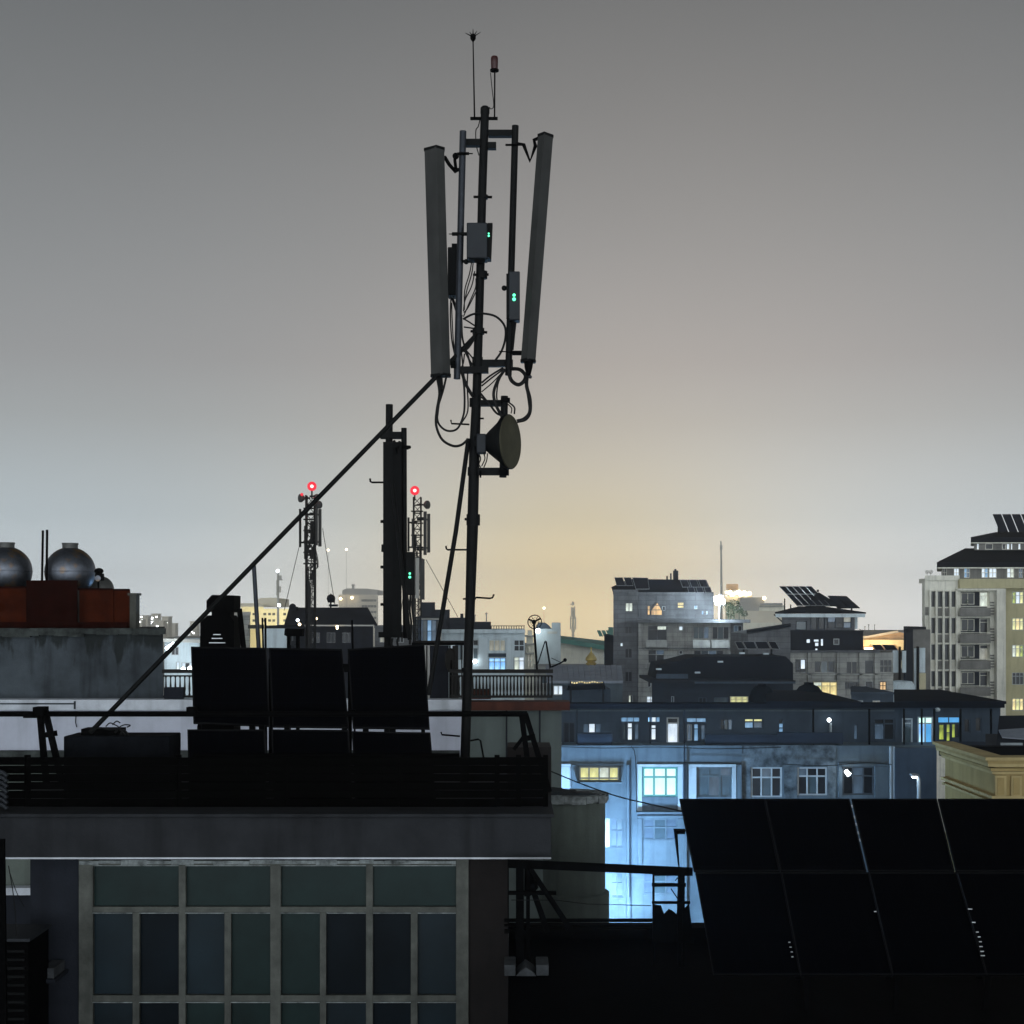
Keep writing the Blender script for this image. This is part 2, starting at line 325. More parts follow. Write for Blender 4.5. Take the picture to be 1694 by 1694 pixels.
M['bluebright'] = lit('bright blue room', (.45, .80, 1), 1.3, (.12, .36, .9))
M['azure'] = lit('azure fanlight', (.12, .5, 1), .9, (.08, .38, .8))
M['orange'] = lit('orange room', (1, .62, .25), 1.0)
M['dimblue'] = lit('dim blue room', (.10, .17, .26), .6)
M['dimwarm'] = lit('dim curtain', (.42, .42, .34), .75)
M['lime'] = lit('lime room', (.6, .75, .12), .8, (.08, .1, .03), 5)
M['lampwhite'] = glow('white lamp lens', (.85, .95, 1), 14)
M['lampwarm'] = glow('warm lamp lens', (1, .78, .45), 8)
M['star'] = glow('floodlight lens', (.75, .9, 1), 60)
M['redlens'] = glow('red beacon glass', (1, .03, .06), 1.0)
M['redcore'] = glow('red beacon bulb', (1, .55, .5), 3)
M['green'] = glow('green status diode', (.12, 1, .5), 2.2)
M['redoff'] = surf('unlit red beacon glass', (.035, .004, .003), .4, .2, 6, spec=.5, bump=0)
# ------------------------------------------------------------------ builders shared by the buildings
PANE = {}
def window(parent, u0, v0, u1, v1, Y, panes, cols=2, rows=1, sash='sash', fw=.06, split=None, name='window'):
    """one window in its opening: sash bars as the part, every pane a sub-part behind them"""
    a, b = P(u0, v0, Y), P(u1, v1, Y); x0, x1, zt, zb = a.x, b.x, a.z, b.z
    xs = [x0 + (x1-x0)*i/cols for i in range(cols+1)]
    zs = [zt + (zb-zt)*t for t in ([0] + (split if split else [i/rows for i in range(1, rows)]) + [1])]
    fw = min(fw, (x1-x0)/cols*.16, (zt-zb)*.12)
    m = MB()
    for i, x in enumerate(xs): 
        w = fw if 0 < i < cols else fw*1.2
        xa = x if i == 0 else (x - w if i == cols else x - w/2)
        m.box(xa, xa + w, Y+.03, Y+.13, zb, zt)
    for j, z in enumerate(zs):
        w = fw; za = z - w if j == 0 else (z if j == len(zs)-1 else z - w/2)
        m.box(x0+.004, x1-.004, Y+.034, Y+.126, za, za + w)
    w = part(name, m, M[sash], parent)
    panes = panes if isinstance(panes, (list, tuple)) else [panes]
    for j in range(len(zs)-1):
        for i in range(cols):
            mat = panes[(j*cols+i) % len(panes)]
            if mat is None: continue
            dx, dz = xs[i+1]-xs[i]-.006, zs[j]-zs[j+1]-.006
            key = (round(dx, 3), round(dz, 3), mat)
            if key not in PANE: PANE[key] = mesh_of('pane', MB().box(-dx/2, dx/2, -.01, .01, -dz/2, dz/2), M[mat])
            piece('pane', PANE[key], ((xs[i]+xs[i+1])/2, Y+.09, (zs[j]+zs[j+1])/2), w)
    return w
class Facade:
    """front wall with real openings, a solid body behind it, windows set into the openings"""
    def __init__(s, parent, u0, v0, u1, v1, Y, depth, mat, name='wall', thick=.28):
        s.p, s.r, s.Y, s.d, s.m, s.n, s.t, s.h = parent, (u0, v0, u1, v1), Y, depth, mat, name, thick, []
    def win(s, u0, v0, u1, v1, panes, cols=2, rows=1, **k):
        s.h.append((u0, v0, u1, v1)); return window(s.p, u0, v0, u1, v1, s.Y, panes, cols, rows, **k)
    def hole(s, *r): s.h.append(r)
    def done(s):
        u0, v0, u1, v1 = s.r; m = MB()
        vs = sorted({v0, v1, *[x for h in s.h for x in (h[1], h[3]) if v0 < x < v1]})
        for a, b in zip(vs, vs[1:]):
            row = sorted((max(h[0], u0), min(h[2], u1)) for h in s.h if h[1] <= a + 1e-6 and h[3] >= b - 1e-6)
            u = u0
            for x, y in row:
                if x > u: m.pb(u, a, x, b, s.Y, s.t)
                u = max(u, y)
            if u < u1: m.pb(u, a, u1, b, s.Y, s.t)
        A, B = P(u0, v0, s.Y), P(u1, v1, s.Y)
        m.plan(A.x+.003, B.x-.003, s.Y+s.t, s.Y+s.d, B.z, A.z-.003)
        return part(s.n, m, M[s.m], s.p)
def building(name, label, u, Y, cat='building', group=None):
    return thing(name, label, cat, (P(u, H, Y).x, Y, 0), group)
def block(parent, name, mat, u0, v0, u1, v1, Y, d, **k):
    return part(name, MB().pb(u0, v0, u1, v1, Y, d), M[mat], parent, **k)
def quads_array(name, label, quads, Yv, legs, cat='solar array', mat='panel', rim='rim', group=None, t=.04, rw=.035, extra=None, base=None):
    """tilted solar panels (picture corners tl,tr,br,bl; distance from the row by Yv) on their steel rack"""
    q3 = [[P(u, v, Yv(v)) for u, v in q] for q in quads]
    c = sum((p for q in q3 for p in q), Vector()) / (4*len(q3))
    o = thing(name, label, cat, base or (c.x, c.y, min(p.z for q in q3 for p in q) - .3), group)
    for q in q3:
        p = part('solar_panel', MB().slab(*q, t), M[mat], o)
        n = (q[1]-q[0]).cross(q[3]-q[0]).normalized(); n = -n if n.y > 0 else n
        m = MB(); cc = sum(q, Vector())/4
        for i in range(4):
            a, b = q[i], q[(i+1) % 4]; ia, ib = a+(cc-a).normalized()*rw*1.4, b+(cc-b).normalized()*rw*1.4
            m.loft([[a+n*.006-n*(t+.01), b+n*.006-n*(t+.01), ib+n*.006-n*(t+.01), ia+n*.006-n*(t+.01)], [a+n*.008, b+n*.008, ib+n*.008, ia+n*.008]])
        part('rim', m, M[rim], p)
    for a, b, w in legs: part('rack_leg', MB().bar(a, b, w), M['black'], o)
    if extra: extra(o)
    return o

# ------------------------------------------------------------------ ground
g = single('ground', MB().box(-600, 600, -150, 1290, -.3, 0), M['ground'], None, None, (0, 0, 0), kind='structure')

# ------------------------------------------------------------------ near building: fascia slab, recessed front, gridded window
YN = 17.0
nb = thing('near_building', 'dark rooftop building with a grey fascia slab and a large gridded steel window below', 'building', (-3, YN, 0))
a, b = P(-70, 1352, YN-.45), P(912, 1419, YN-.45)
part('roof_slab', MB().box(a.x, b.x, YN-.45, 23.0, b.z, a.z), M['fascia'], nb, bevel=.012)
part('slab_lip', MB().box(a.x, b.x+.03, YN-.50, 23.02, a.z+.003, a.z+.045), M['fascia'], nb, bevel=.01)
part('drip_edge', MB().box(a.x, b.x-.002, YN-.47, YN-.40, b.z-.012, b.z+.006), M['coping'], nb)
x0, x1 = P(50, 1430, YN).x, P(841, 1430, YN).x
zt, zb = P(0, 1419, YN-.45).z, 0
wl, wr = P(131, 1430, YN).x, P(776, 1430, YN).x; wt = P(0, 1424, YN).z; wb = P(0, 1760, YN).z
part('wall', MB().box(x0, wl, YN, YN+.3, 0, zt-.003).box(wl, wr, YN, YN+.3, 0, wb).box(wl, wr, YN, YN+.3, wt, zt-.003).box(x0+.01, x1-.01, YN+.3, 22.6, 0, zt-.004), M['darkwall'], nb)
part('wall', MB().box(wr, x1, YN, YN+.3, 0, zt-.003), M['darkred'], nb, label='dark brown stretch of wall beside the window')
def wx(x): return P(x/2.017, 1500, YN).x
def wz(y): return P(0, 1360+y/2.017, YN).z
m = MB(); ff = YN - .03
xsm = [(265, 312), (1522, 1564)]
for x0_, x1_ in xsm: m.box(wx(x0_), wx(x1_), ff, YN+.12, wb, wz(122))
m.box(wx(312), wx(1522), ff+.004, YN+.11, wz(142), wz(126))
m.box(wx(312), wx(1522), ff+.004, YN+.11, wz(300), wz(281)); m.box(wx(312), wx(1522), ff+.004, YN+.11, wz(598), wz(576))
for a_, b_, t_ in ((598, 621, 142), (903, 938, 142), (1222, 1245, 142), (444, 467, 300), (750, 772, 300), (1068, 1089, 300), (1371, 1394, 300)):
    m.box(wx(a_), wx(b_), ff + (.002 if t_ == 142 else .006), YN+.10, wb, wz(t_))
win = part('window', m, M['frame'], nb, bevel=.004)
def npane(xa, xb, ya, yb, mat):
    piece('pane', mesh_of('pane', MB().box(wx(xa)-.02, wx(xb)+.02, YN+.04, YN+.052, wz(yb)-.02, wz(ya)+.02), M[mat]), (0, 0, 0), win).location = -BASE[win.name]
    return
for xa, xb, mt in ((312, 598, 'pane1'), (621, 903, 'pane1'), (938, 1222, 'pane1'), (1245, 1522, 'pane1')): npane(xa, xb, 142, 281, mt)
cols = [(312,444,'pane2'),(467,598,'pane3'),(621,750,'pane2'),(772,903,'pane1'),(938,1068,'pane1'),(1089,1222,'pane3'),(1245,1371,'pane3'),(1394,1522,'pane2')]
for xa, xb, mt in cols: npane(xa, xb, 300, 576, mt)
for (xa, xb, mt), m2 in zip(cols, ('pane2','pane3','pane1','pane1','pane1','pane2','pane3','pane2')): npane(xa, xb, 598, 800, m2)
fl_ = MB(); u_ = 268.0; rf = random.Random(5)
while u_ < 1520:
    e_ = min(u_ + rf.uniform(25, 90), 1522); fl_.box(wx(u_), wx(e_) - .002, ff - .012 - rf.uniform(0, .01), ff + .003, wz(rf.uniform(136, 141)), wz(rf.uniform(124, 128))); u_ = e_
part('flashing', fl_, M['crumble'], nb, label='flaking pale strip between slab and window')
bd = MB()
for x_, y_ in ((312, 598), (621, 903), (938, 1222), (1245, 1522)): bd.box(wx(x_), wx(y_), ff - .008, ff + .002, wz(145), wz(142))
for x_, y_, t_ in cols: bd.box(wx(x_), wx(y_), ff - .008, ff + .002, wz(303), wz(300.5)).box(wx(x_), wx(y_), ff - .008, ff + .002, wz(600.5), wz(598))
part('highlight_bead', bd, M['concrete'] if False else M['crumble'], win)  # pale colour of these strips paints the highlights along the transoms
part('sill_beam', MB().box(wx(300), wx(1535), YN-.06, YN+.1, wb-.1, wb), M['frame'], nb)

# dark board fence along the roof edge
fe = thing('board_fence', 'black horizontal board fence along the roof edge above the grey fascia', 'fence', P(450, 1352, YN+.1))
zf0, zf1 = P(0, 1350, YN).z, P(0, 1254, YN).z; rows = 7; hh = (zf1-zf0)/rows
fx = [P(u, 1300, YN).x for u in (-60, 38, 290, 470, 660, 822, 858, 903)]
for k in range(rows):
    for i in range(len(fx)-1):
        dz = random.uniform(-.004, .004); gap = .010 if (k in (2, 3, 4)) else .005
        me = mesh_of('board', MB().box(fx[i]+.004, fx[i+1]-.004, YN+.1, YN+.125, zf0+k*hh+gap/2+dz, zf0+(k+1)*hh-gap/2+dz), M['board'], P(450, 1352, YN+.1))
        piece('board', me, P(450, 1352, YN+.1), fe)
for x in fx: part('post', MB().box(x-.03, x+.03, YN+.127, YN+.19, zf0, zf1+.02), M['board'], fe)

# ------------------------------------------------------------------ left solar rack
YL = lambda v: 18.7 - (v - 1070) / 137 * .55
quads = [[(316,1070),(440.5,1072),(446.5,1202),(320,1197)], [(445,1072),(566,1074),(577,1204.5),(450.5,1203)], [(575,1074),(702,1066),(711,1206.5),(583.5,1205)],
         [(310,1207),(438.5,1207),(441,1330),(313,1330)], [(449,1207),(577,1208),(583,1330),(453,1330)], [(582,1210),(712,1212),(722,1330),(588,1330)]]
zr = P(0, 1350, YN).z + .05
def left_extra(o):
    y = 17.75; a = P(-80, 1181, y); b = P(872, 1181, y)
    part('rack_pipe', MB().cyl(a, b, px(4.6, y), n=12), M['black'], o)
    part('rack_pipe', MB().cyl(P(320, 1250, y-.15), P(760, 1250, y-.15), px(4, y), n=10), M['black'], o)
    for us in (((66,1178,77,1300),(75,1176,104,1300),(75,1216,92,1213)), ((863,1184,878,1300),(869,1180,909,1310),(868,1222,884,1219))):
        for u0, v0, u1, v1 in us: part('rack_leg', MB().bar(P(u0, v0, y), P(u1, v1, y-.05), px(9, y)), M['black'], o)
    part('rack_leg', MB().bar(P(866,1219,y), P(850,1240,y), px(6, y)), M['black'], o)
    part('pipe_cap', MB().pb(54, 1170, 72, 1184, y-.1, .2), M['black'], o)
    part('pipe_cap', MB().pb(38, 1179, 60, 1188, y-.1, .2), M['black'], o)
    part('clamp', MB().pb(308, 1170, 322, 1184, y-.07, .15), M['black'], o)
    part('clamp', MB().pb(567, 1098, 577, 1112, 18.55, .06), M['black'], o)
    part('clamp', MB().pb(578, 1174, 588, 1182, 18.2, .06), M['black'], o)
    for u in (412, 428, 470, 565, 600, 645): part('clamp', MB().pb(u, 1199, u+9, 1213, 18.16, .08), M['black'], o)
quads_array('solar_array', 'rack of black solar panels on the near roof with a long horizontal pipe', quads, YL,
            [(P(330,1200,18.3), P(330,1330,19.2), .05), (P(448,1090,18.7), P(448,1330,19.4), .05), (P(579,1090,18.7), P(579,1330,19.4), .05), (P(700,1100,18.7), P(700,1330,19.4), .05)],
            extra=left_extra, t=.015, rw=.02)

# base block with rope, brace foot and cables
bb = thing('concrete_footing', 'long dark concrete footing under the foot of the diagonal mast brace', 'footing', P(193, 1300, 17.9))
part('footing_block', MB().pb(105, 1218, 281, 1345, 17.9, .6), M['footing'], bb, bevel=.015)
part('foot_plate', MB().pb(134, 1206, 198, 1219, 18.1, .3), M['black'], bb)
rope = MB()
for pts in ([(198,1218),(203,1208),(209,1211),(213,1218)], [(190,1212),(196,1206),(204,1212),(208,1219)], [(150,1209),(165,1204),(180,1207),(192,1206)]):
    rope.tube(smooth_path([P(u, v, 18.05) for u, v in pts], 4), .012, 6)
part('rope', rope, M['cable'], bb)
wire = MB()
for pts in ([(175,1202),(182,1196),(190,1199),(196,1202)], [(186,1199),(193,1193),(199,1196)], [(195,1204),(206,1199),(216,1200),(210,1203)]):
    wire.tube(smooth_path([P(u, v, 18.1) for u, v in pts], 4), .008, 5)
part('loose_wire', wire, M['cable'], bb)

# bottom-right brown box behind the right trestle leg
single('roof_box', MB().pb(839, 1236, 912, 1345, 18.4, .7), M['darkred'], 'dark brown box on the roof edge behind the right legs of the panel rack', 'box', P(875, 1345, 18.4), bevel=.01)
# ------------------------------------------------------------------ the mast with its antennas
YM = 19.0
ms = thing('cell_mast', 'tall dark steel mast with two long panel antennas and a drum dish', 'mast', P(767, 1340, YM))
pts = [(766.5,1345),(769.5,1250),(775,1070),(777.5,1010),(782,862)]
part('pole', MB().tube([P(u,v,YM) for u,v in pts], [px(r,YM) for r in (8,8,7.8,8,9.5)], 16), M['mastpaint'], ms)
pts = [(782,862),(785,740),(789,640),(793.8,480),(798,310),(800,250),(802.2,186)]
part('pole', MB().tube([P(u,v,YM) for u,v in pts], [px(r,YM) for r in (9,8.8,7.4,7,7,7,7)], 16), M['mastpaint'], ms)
part('pole_cap', MB().tube([P(802.2,188,YM),P(802.4,179,YM),P(802.5,176,YM)], [px(7.6,YM),px(7.6,YM),px(5,YM)], 16), M['mastpaint'], ms)
for u, v, r, h in ((783,860,11.5,9), (797,455,9.5,6), (791.5,548,10,5), (799,326,8.5,3), (772,1108,9,3), (786,666,9.5,7), (783,780,9.5,7), (790,600,9,9)):
    part('joint_collar', MB().cyl(P(u,v-h,YM), P(u-.2,v+h,YM), px(r,YM), n=14), M['mastpaint'], ms)
for z in ((z2(515,128), z2(668,130)), (z2(490,1235), z2(628,1245)), (z2(510,770), z2(640,768)), (z3(500,1575), z3(645,1580))):
    part('clamp_bolt', MB().cyl(P(*z[0],YM), P(*z[1],YM), px(2.2,YM), n=8), M['black'], ms)
def lean(u0, v0, u1, v1, r, Y=YM, name='side_pole', mat='mastpaint', Y2=None):
    return part(name, MB().cyl(P(u0,v0,Y), P(u1,v1,Y2 or Y), px(r,Y), n=12), M[mat], ms)
lean(766, 217, 756, 627, 5.6, 18.85, mat='galv'); lean(852.5, 208, 841, 621, 5.6, 18.9)
def arm(x0, y0, x1, y1, z, Y=YM-.05, d=.1): return part('cross_arm', MB().pb(*z(x0,y0), *z(x1,y1), Y, d), M['mastpaint'], ms)
arm(835,1097,1062,1155,z1); arm(604,1182,760,1245,z1); arm(828,1212,908,1270,z1)
arm(585,1468,840,1524,z2); arm(352,1524,638,1576,z2, YM-.16)
arm(645,460,900,515,z3); arm(622,1093,915,1160,z3)
# panel antennas: hollow-looking radomes with a broad face, a narrow cheek and end caps
def radome(t, b, wt, wb, Y, turn, name):
    def ring(c, w, dv=0):
        c3 = P(c[0], c[1]+dv, Y); k = w/F*Y
        sh = [(-1,0.02),(.25*turn-.02*abs(turn),-.11),(1,-.01),(.92,.10),(-.92,.12)] if turn > 0 else [(-1,-.01),(-.18,-.11),(1,.02),(.92,.12),(-.92,.10)]
        return [c3 + Vector((x*k, y, 0)) for x, y in sh]
    a = part(name, MB().loft([ring(t, wt), ring(b, wb)]), M['radome'], ms)
    part('end_cap', MB().loft([ring(t, wt*1.06, -3), ring(t, wt*1.06, 1.5)]), M['mastpaint'], a)
    part('end_cap', MB().loft([ring(b, wb*1.06, -1.5), ring(b, wb*1.06, 3)]), M['mastpaint'], a)
    return a
ra = radome((718.5,247), (729,620), 16.5, 16.2, 18.7, 1, 'panel_antenna')
part('bracket', MB().tube([P(*z1(425,1350),18.8),P(*z1(470,1425),18.8),P(*z1(530,1492),18.8),P(*z1(555,1470),18.85)], px(3,YM), 8), M['black'], ra)
part('bracket', MB().tube([P(*z1(535,1490),18.85),P(*z1(522,1385),18.85),P(*z1(525,1340),18.85),P(*z1(560,1320),18.85)], px(2.6,YM), 8), M['black'], ra)
part('bracket', MB().sphere(P(*z1(530,1345),18.82), px(5.5,YM), 10, 7), M['black'], ra)
part('bracket', MB().cyl(P(*z1(560,1322),18.8), P(*z1(655,1322),18.8), px(2.4,YM)).cyl(P(*z1(640,1322),18.8), P(*z1(690,1322),18.8), px(1,YM)), M['black'], ra)
part('bracket', MB().pb(*z2(325,1480), *z2(365,1530), 18.75, .1), M['black'], ra)
rb = radome((902.5,225), (873.8,596), 12.6, 12.2, 18.75, -1, 'panel_antenna')
part('bracket', MB().tube([P(*z1(1105,1232),18.85),P(*z1(1165,1238),18.85),P(*z1(1224,1392),18.85),P(*z1(1275,1250),18.85),P(*z1(1262,1195),18.85),P(*z1(1330,1168),18.85)], px(3.2,YM), 8), M['black'], rb)
part('bracket', MB().cyl(P(*z1(995,1241),18.85), P(*z1(1110,1241),18.85), px(1.8,YM)), M['black'], rb)
part('bracket', MB().pb(*z2(835,1395), *z2(915,1428), 18.82, .06).cyl(P(*z2(725,1402),18.85), P(*z2(840,1406),18.85), px(1,YM)), M['black'], rb)
part('cable_boot', MB().tube([P(*z2(970,1475),18.75), P(*z2(968,1530),18.75), P(*z2(968,1600),18.75)], [px(8,YM), px(7,YM), px(3.5,YM)], 10), M['black'], rb)
part('cable_boot', MB().sphere(P(*z2(982,1612),18.72), px(3,YM), 8, 6), M['galv'], rb)
# radio units with green status lights
ru = part('radio_unit', MB().pb(*z2(458,338), *z2(630,632), 18.62, .28), M['unit'], ms, bevel=.015)
a0, a1 = P(*z2(630,342),18.62), P(*z2(672,342),18.74); b0, b1 = P(*z2(630,622),18.62), P(*z2(660,640),18.74)
part('side_fins', MB().loft([[a0,a1,a1+Vector((0,.16,0)),a0+Vector((0,.28,0))],[b0,b1,b1+Vector((0,.16,0)),b0+Vector((0,.28,0))]]), M['mastpaint'], ru)
def led(p, parent, k=1.0):
    k *= .85
    m = MB().sphere(P(p[0], p[1]-2.4*k, p[2]), px(1.7*k, YM), 8, 6).sphere(P(p[0], p[1]+2.2*k, p[2]), px(2.0*k, YM), 8, 6)
    part('status_light', m, M['green'], parent)
led((*z2(640,440), 18.60), ru)
rr = part('radio_unit', MB().pb(*z2(806,740), *z2(897,1142), 18.7, .22), M['unit'], ms, bevel=.012)
led((*z2(849,955), 18.69), rr, 1.75)
part('mount_plate', MB().pb(*z2(785,760), *z2(806,1120), 18.78, .12), M['mastpaint'], rr)
part('mount_knob', MB().sphere(P(*z2(768,880),18.85), px(4.5,YM), 10, 7), M['mastpaint'], rr)
rl = part('radio_unit', MB().pb(*z2(302,540), *z2(388,938), 18.95, .25), M['mastpaint'], ms, bevel=.012)
part('lifting_eye', MB().pb(*z2(335,512), *z2(378,542), 19.0, .06), M['mastpaint'], rl)
part('mount_knob', MB().sphere(P(*z2(455,662),18.8), px(4.5,YM), 10, 7).cyl(P(*z2(400,655),18.85), P(*z2(455,662),18.8), px(2.5,YM)), M['mastpaint'], rl)
part('mount_knob', MB().cyl(P(*z2(312,434),18.85), P(*z2(345,434),18.85), px(.8,YM)).cyl(P(*z2(340,434),18.85), P(*z2(462,434),18.8), px(3,YM)), M['mastpaint'], ru)
# drum dish
nrm = Vector((.92, -.39, 0)).normalized(); dc = P(*z3(925,852), 18.75); rad = px(45.5, 18.75)
di = part('drum_dish', MB().lathe(dc, [(rad*.30,-.33),(rad*.45,-.27),(rad*.80,-.11),(rad*.97,-.06),(rad,-.03),(rad,0)], 36, nrm), M['mastpaint'], ms)
part('dish_cover', MB().lathe(dc, [(rad*.985,0.001),(rad*.97,.012),(rad*.5,.022),(.01,.026)], 36, nrm), M['radome2'], di)
part('outdoor_unit', MB().pb(*z3(612,775), *z3(700,955), 18.72, .2), M['unit'], di, bevel=.012)
part('dish_neck', MB().cyl(dc - nrm*.34, dc - nrm*.47, rad*.30, n=14), M['mastpaint'], di)
part('dish_pipe', MB().cyl(P(*z3(873,425),18.95), P(*z3(858,1185),18.95), px(6,YM), n=12), M['mastpaint'], di)
part('pipe_clamp', MB().pb(*z3(838,440), *z3(925,475), 18.85, .12).pb(*z3(825,1110), *z3(915,1160), 18.85, .12), M['black'], di)
part('pipe_clamp', MB().pb(*z3(640,1120), *z3(655,1180), 18.85, .12), M['black'], di)
# braces
part('brace', MB().tube([P(786,556,18.95), P(718,627,18.7), P(430,922.5,18.35), P(149,1212,18.1)], px(3.9,18.5), 12), M['mastpaint'], ms)
part('brace', MB().tube([P(775,726,18.98), P(754,880,18.8), P(709,1150,18.4)], px(3.9,18.7), 12), M['mastpaint'], ms)
# step pegs
for pg in ([z3(372,648),z3(378,682),z3(545,690)], [(737.7,903),(738.5,908),(741,909.5),(772,909.5)], [z7(938,122),z7(925,152),z7(900,158),z7(785,150),z7(770,165)],
           [z7(475,1328),z7(482,1352),z7(640,1366)], [z7(730,1405),z7(800,1392),z7(820,1405),z7(850,1568)], [z3(640,634),z3(680,634)], [z7(665,163),z7(690,163)]):
    part('step_peg', MB().tube([P(u,v,YM-.02) for u,v in pg], px(1.5,YM), 8), M['black'], ms)
# top: lightning rod and unlit red beacon on a small crossbar
part('top_bar', MB().pb(*z1(666,978), *z1(922,996), YM-.03, .06), M['black'], ms)
rod = part('lightning_rod', MB().cyl(P(*z1(706,985),YM), P(*z1(692,262),YM), px(1.4,YM), px(1.0,YM)), M['black'], ms)
tip = MB().lathe(P(*z1(692,240),YM), [(.004,-.06),(.036,-.015),(.038,.03),(.004,.06)], 10)
for e in (z1(620,195), z1(762,188), z1(692,158), z1(660,185), z1(728,178)): tip.cyl(P(*z1(692,232),YM), P(*e,YM+random.uniform(-.08,.08)), px(1.3,YM), px(.4,YM), 6)
part('rod_tip', tip, M['black'], rod)
bc = part('beacon_stem', MB().cyl(P(*z1(893,985),YM), P(*z1(895,545),YM), px(1.3,YM)), M['black'], ms)
part('beacon_base', MB().cyl(P(*z1(892,552),YM), P(*z1(892,538),YM), px(7.4,YM), n=14), M['black'], bc)
q = P(*z1(892,480),YM); part('beacon_glass', MB().lathe(q, [(px(5.6,YM),-px(10,YM)),(px(6,YM),px(2,YM)),(px(6,YM),px(9,YM)),(px(4.8,YM),px(11.5,YM)),(.005,px(12,YM))], 18), M['redoff'], bc)
# cables
def cab(z, pts, r=1.7, Y=18.85): return part('cable', MB().tube(smooth_path([P(*z(x,y), Y + .03*math.sin(i*1.7)) for i, (x, y) in enumerate(pts)]), px(r,Y), 7), M['cable'], ms)
cab(z1, [(855,565),(868,700),(885,870),(860,905),(845,890)], .7, 19); cab(z1, [(756,1010),(740,1070),(718,1110),(722,1240),(748,1340)], .9, 19)
for pts, r in (([(245,260),(265,400),(240,560),(235,700),(290,830),(390,890),(470,880),(530,830)],2.2), ([(330,240),(300,370),(250,540),(250,660),(300,730),(370,752),(440,720),(490,600),(500,480),(495,330),(480,220)],1.8),
               ([(280,240),(285,350),(262,450),(240,620)],2.6), ([(255,240),(275,330),(290,380)],2.4), ([(1085,230),(1080,330),(1110,450),(1110,570),(1070,640),(990,662)],3.2), ([(1070,230),(1075,340),(1095,470),(1100,570),(1050,630),(985,650)],1.2),
               ([(905,190),(930,280),(1000,325),(1060,290),(1070,225),(1020,172),(935,162)],2.0), ([(915,180),(945,270),(1000,308),(1045,280),(1058,232),(1010,185),(940,180)],1.4),
               ([(880,170),(805,290),(772,400),(790,500),(845,610)],2.6), ([(860,200),(815,300),(800,410),(805,470)],1.3), ([(660,330),(760,250),(870,170)],1.4), ([(660,385),(760,300),(840,215)],1.0), ([(660,300),(740,235),(860,160)],1.6),
               ([(650,400),(740,510),(800,585),(860,610)],1.8), ([(650,430),(730,500),(780,570),(830,600)],1.2), ([(470,190),(515,320),(575,425)],2.8), ([(530,200),(525,330),(530,560),(470,680)],1.3),
               ([(910,480),(965,530),(965,590)],1.4), ([(905,500),(940,540),(935,585)],1.0), ([(630,950),(650,1010),(635,1060),(650,1090)],1.0), ([(680,960),(690,1010),(660,1080)],1.0), ([(715,960),(705,1030),(680,1090)],1.0), ([(500,0),(540,80),(575,140)],1.6)):
    cab(z3, pts, r)
for pts, r in (([(505,630),(482,760),(442,900),(440,1060)],1.0), ([(525,740),(500,860),(445,980),(432,1070)],1.0), ([(535,800),(530,880),(480,1000),(432,1115)],1.0), ([(515,640),(500,760),(462,890),(440,1000)],1.0), ([(540,900),(470,1040),(435,1080)],1.0),
               ([(430,1135),(510,1095),(600,1090),(700,1115),(770,1190),(777,1290),(745,1400),(690,1480)],1.9), ([(430,1130),(480,1160),(525,1190)],1.3), ([(435,1200),(520,1212)],1.3), ([(330,950),(324,1100),(335,1300),(362,1440)],1.2), ([(335,1000),(338,1120),(350,1330),(365,1400)],1.0),
               ([(866,1145),(850,1280),(825,1420)],1.2), ([(850,1145),(835,1300),(820,1450)],2.6), ([(825,1145),(815,1300),(805,1480)],3.4), ([(840,1145),(852,1250),(840,1390)],1.2),
               ([(415,1130),(425,1300),(470,1440),(500,1560)],1.7), ([(425,1370),(470,1410),(525,1480)],1.2), ([(440,1420),(430,1500),(400,1560)],1.2), ([(520,1240),(515,1300),(470,1370),(430,1400)],2.2), ([(340,960),(360,1020),(372,1060)],2.4), ([(420,1100),(400,1250),(420,1450),(440,1640)],1.3)):
    cab(z2, pts, r, 18.9)
cab(z3, [(1070,170),(1065,110)], 1.5); cab(z3, [(1100,160),(1098,235)], 1.5)

# ------------------------------------------------------------------ second mast, closer to the neighbour's roof
Y2 = 22.0
m2 = thing('cell_mast', 'shorter black mast with one broad antenna standing behind the diagonal brace', 'mast', P(644, 1277, Y2))
part('pole', MB().tube([P(*z4(670,112),Y2), P(*z4(666,700),Y2), P(*z4(660,1200),Y2), P(641,1277,Y2)], px(6,Y2), 14), M['mastpaint'], m2)
part('side_pole', MB().tube([P(*z4(763,262),Y2-.1), P(*z4(765,1000),Y2-.1), P(*z4(775,1600),Y2-.1)], px(4.6,Y2), 12), M['mastpaint'], m2)
part('cross_arm', MB().pb(*z4(610,285), *z4(752,326), Y2-.1, .15), M['mastpaint'], m2); part('cross_arm', MB().pb(*z4(600,1560), *z4(755,1596), Y2-.1, .15), M['mastpaint'], m2)
a = part('panel_antenna', MB().loft([[P(*z4(x,y),Y2-d) for x, d in ((630,.25),(690,.32),(748,.25),(742,.12),(636,.12))] for y in (350, 1595)]), M['mastpaint'], m2)
part('bracket', MB().pb(*z4(745,372), *z4(790,395), Y2-.15, .1), M['black'], a); part('bracket', MB().sphere(P(*z4(797,384),Y2-.1), px(3,Y2), 8, 6), M['black'], a)
part('bracket', MB().tube([P(*z4(700,345),Y2-.2),P(*z4(722,420),Y2-.33),P(*z4(735,350),Y2-.2)], px(2.5,Y2), 7), M['black'], a)
part('joint_collar', MB().cyl(P(*z4(664,1005),Y2), P(*z4(662,1052),Y2), px(11.5,Y2), n=14), M['mastpaint'], m2)
for y in (857, 1147, 1385): part('step_peg', MB().cyl(P(*z4(614,y),Y2-.1), P(*z4(645,y),Y2-.1), px(2.6,Y2)), M['black'], m2)
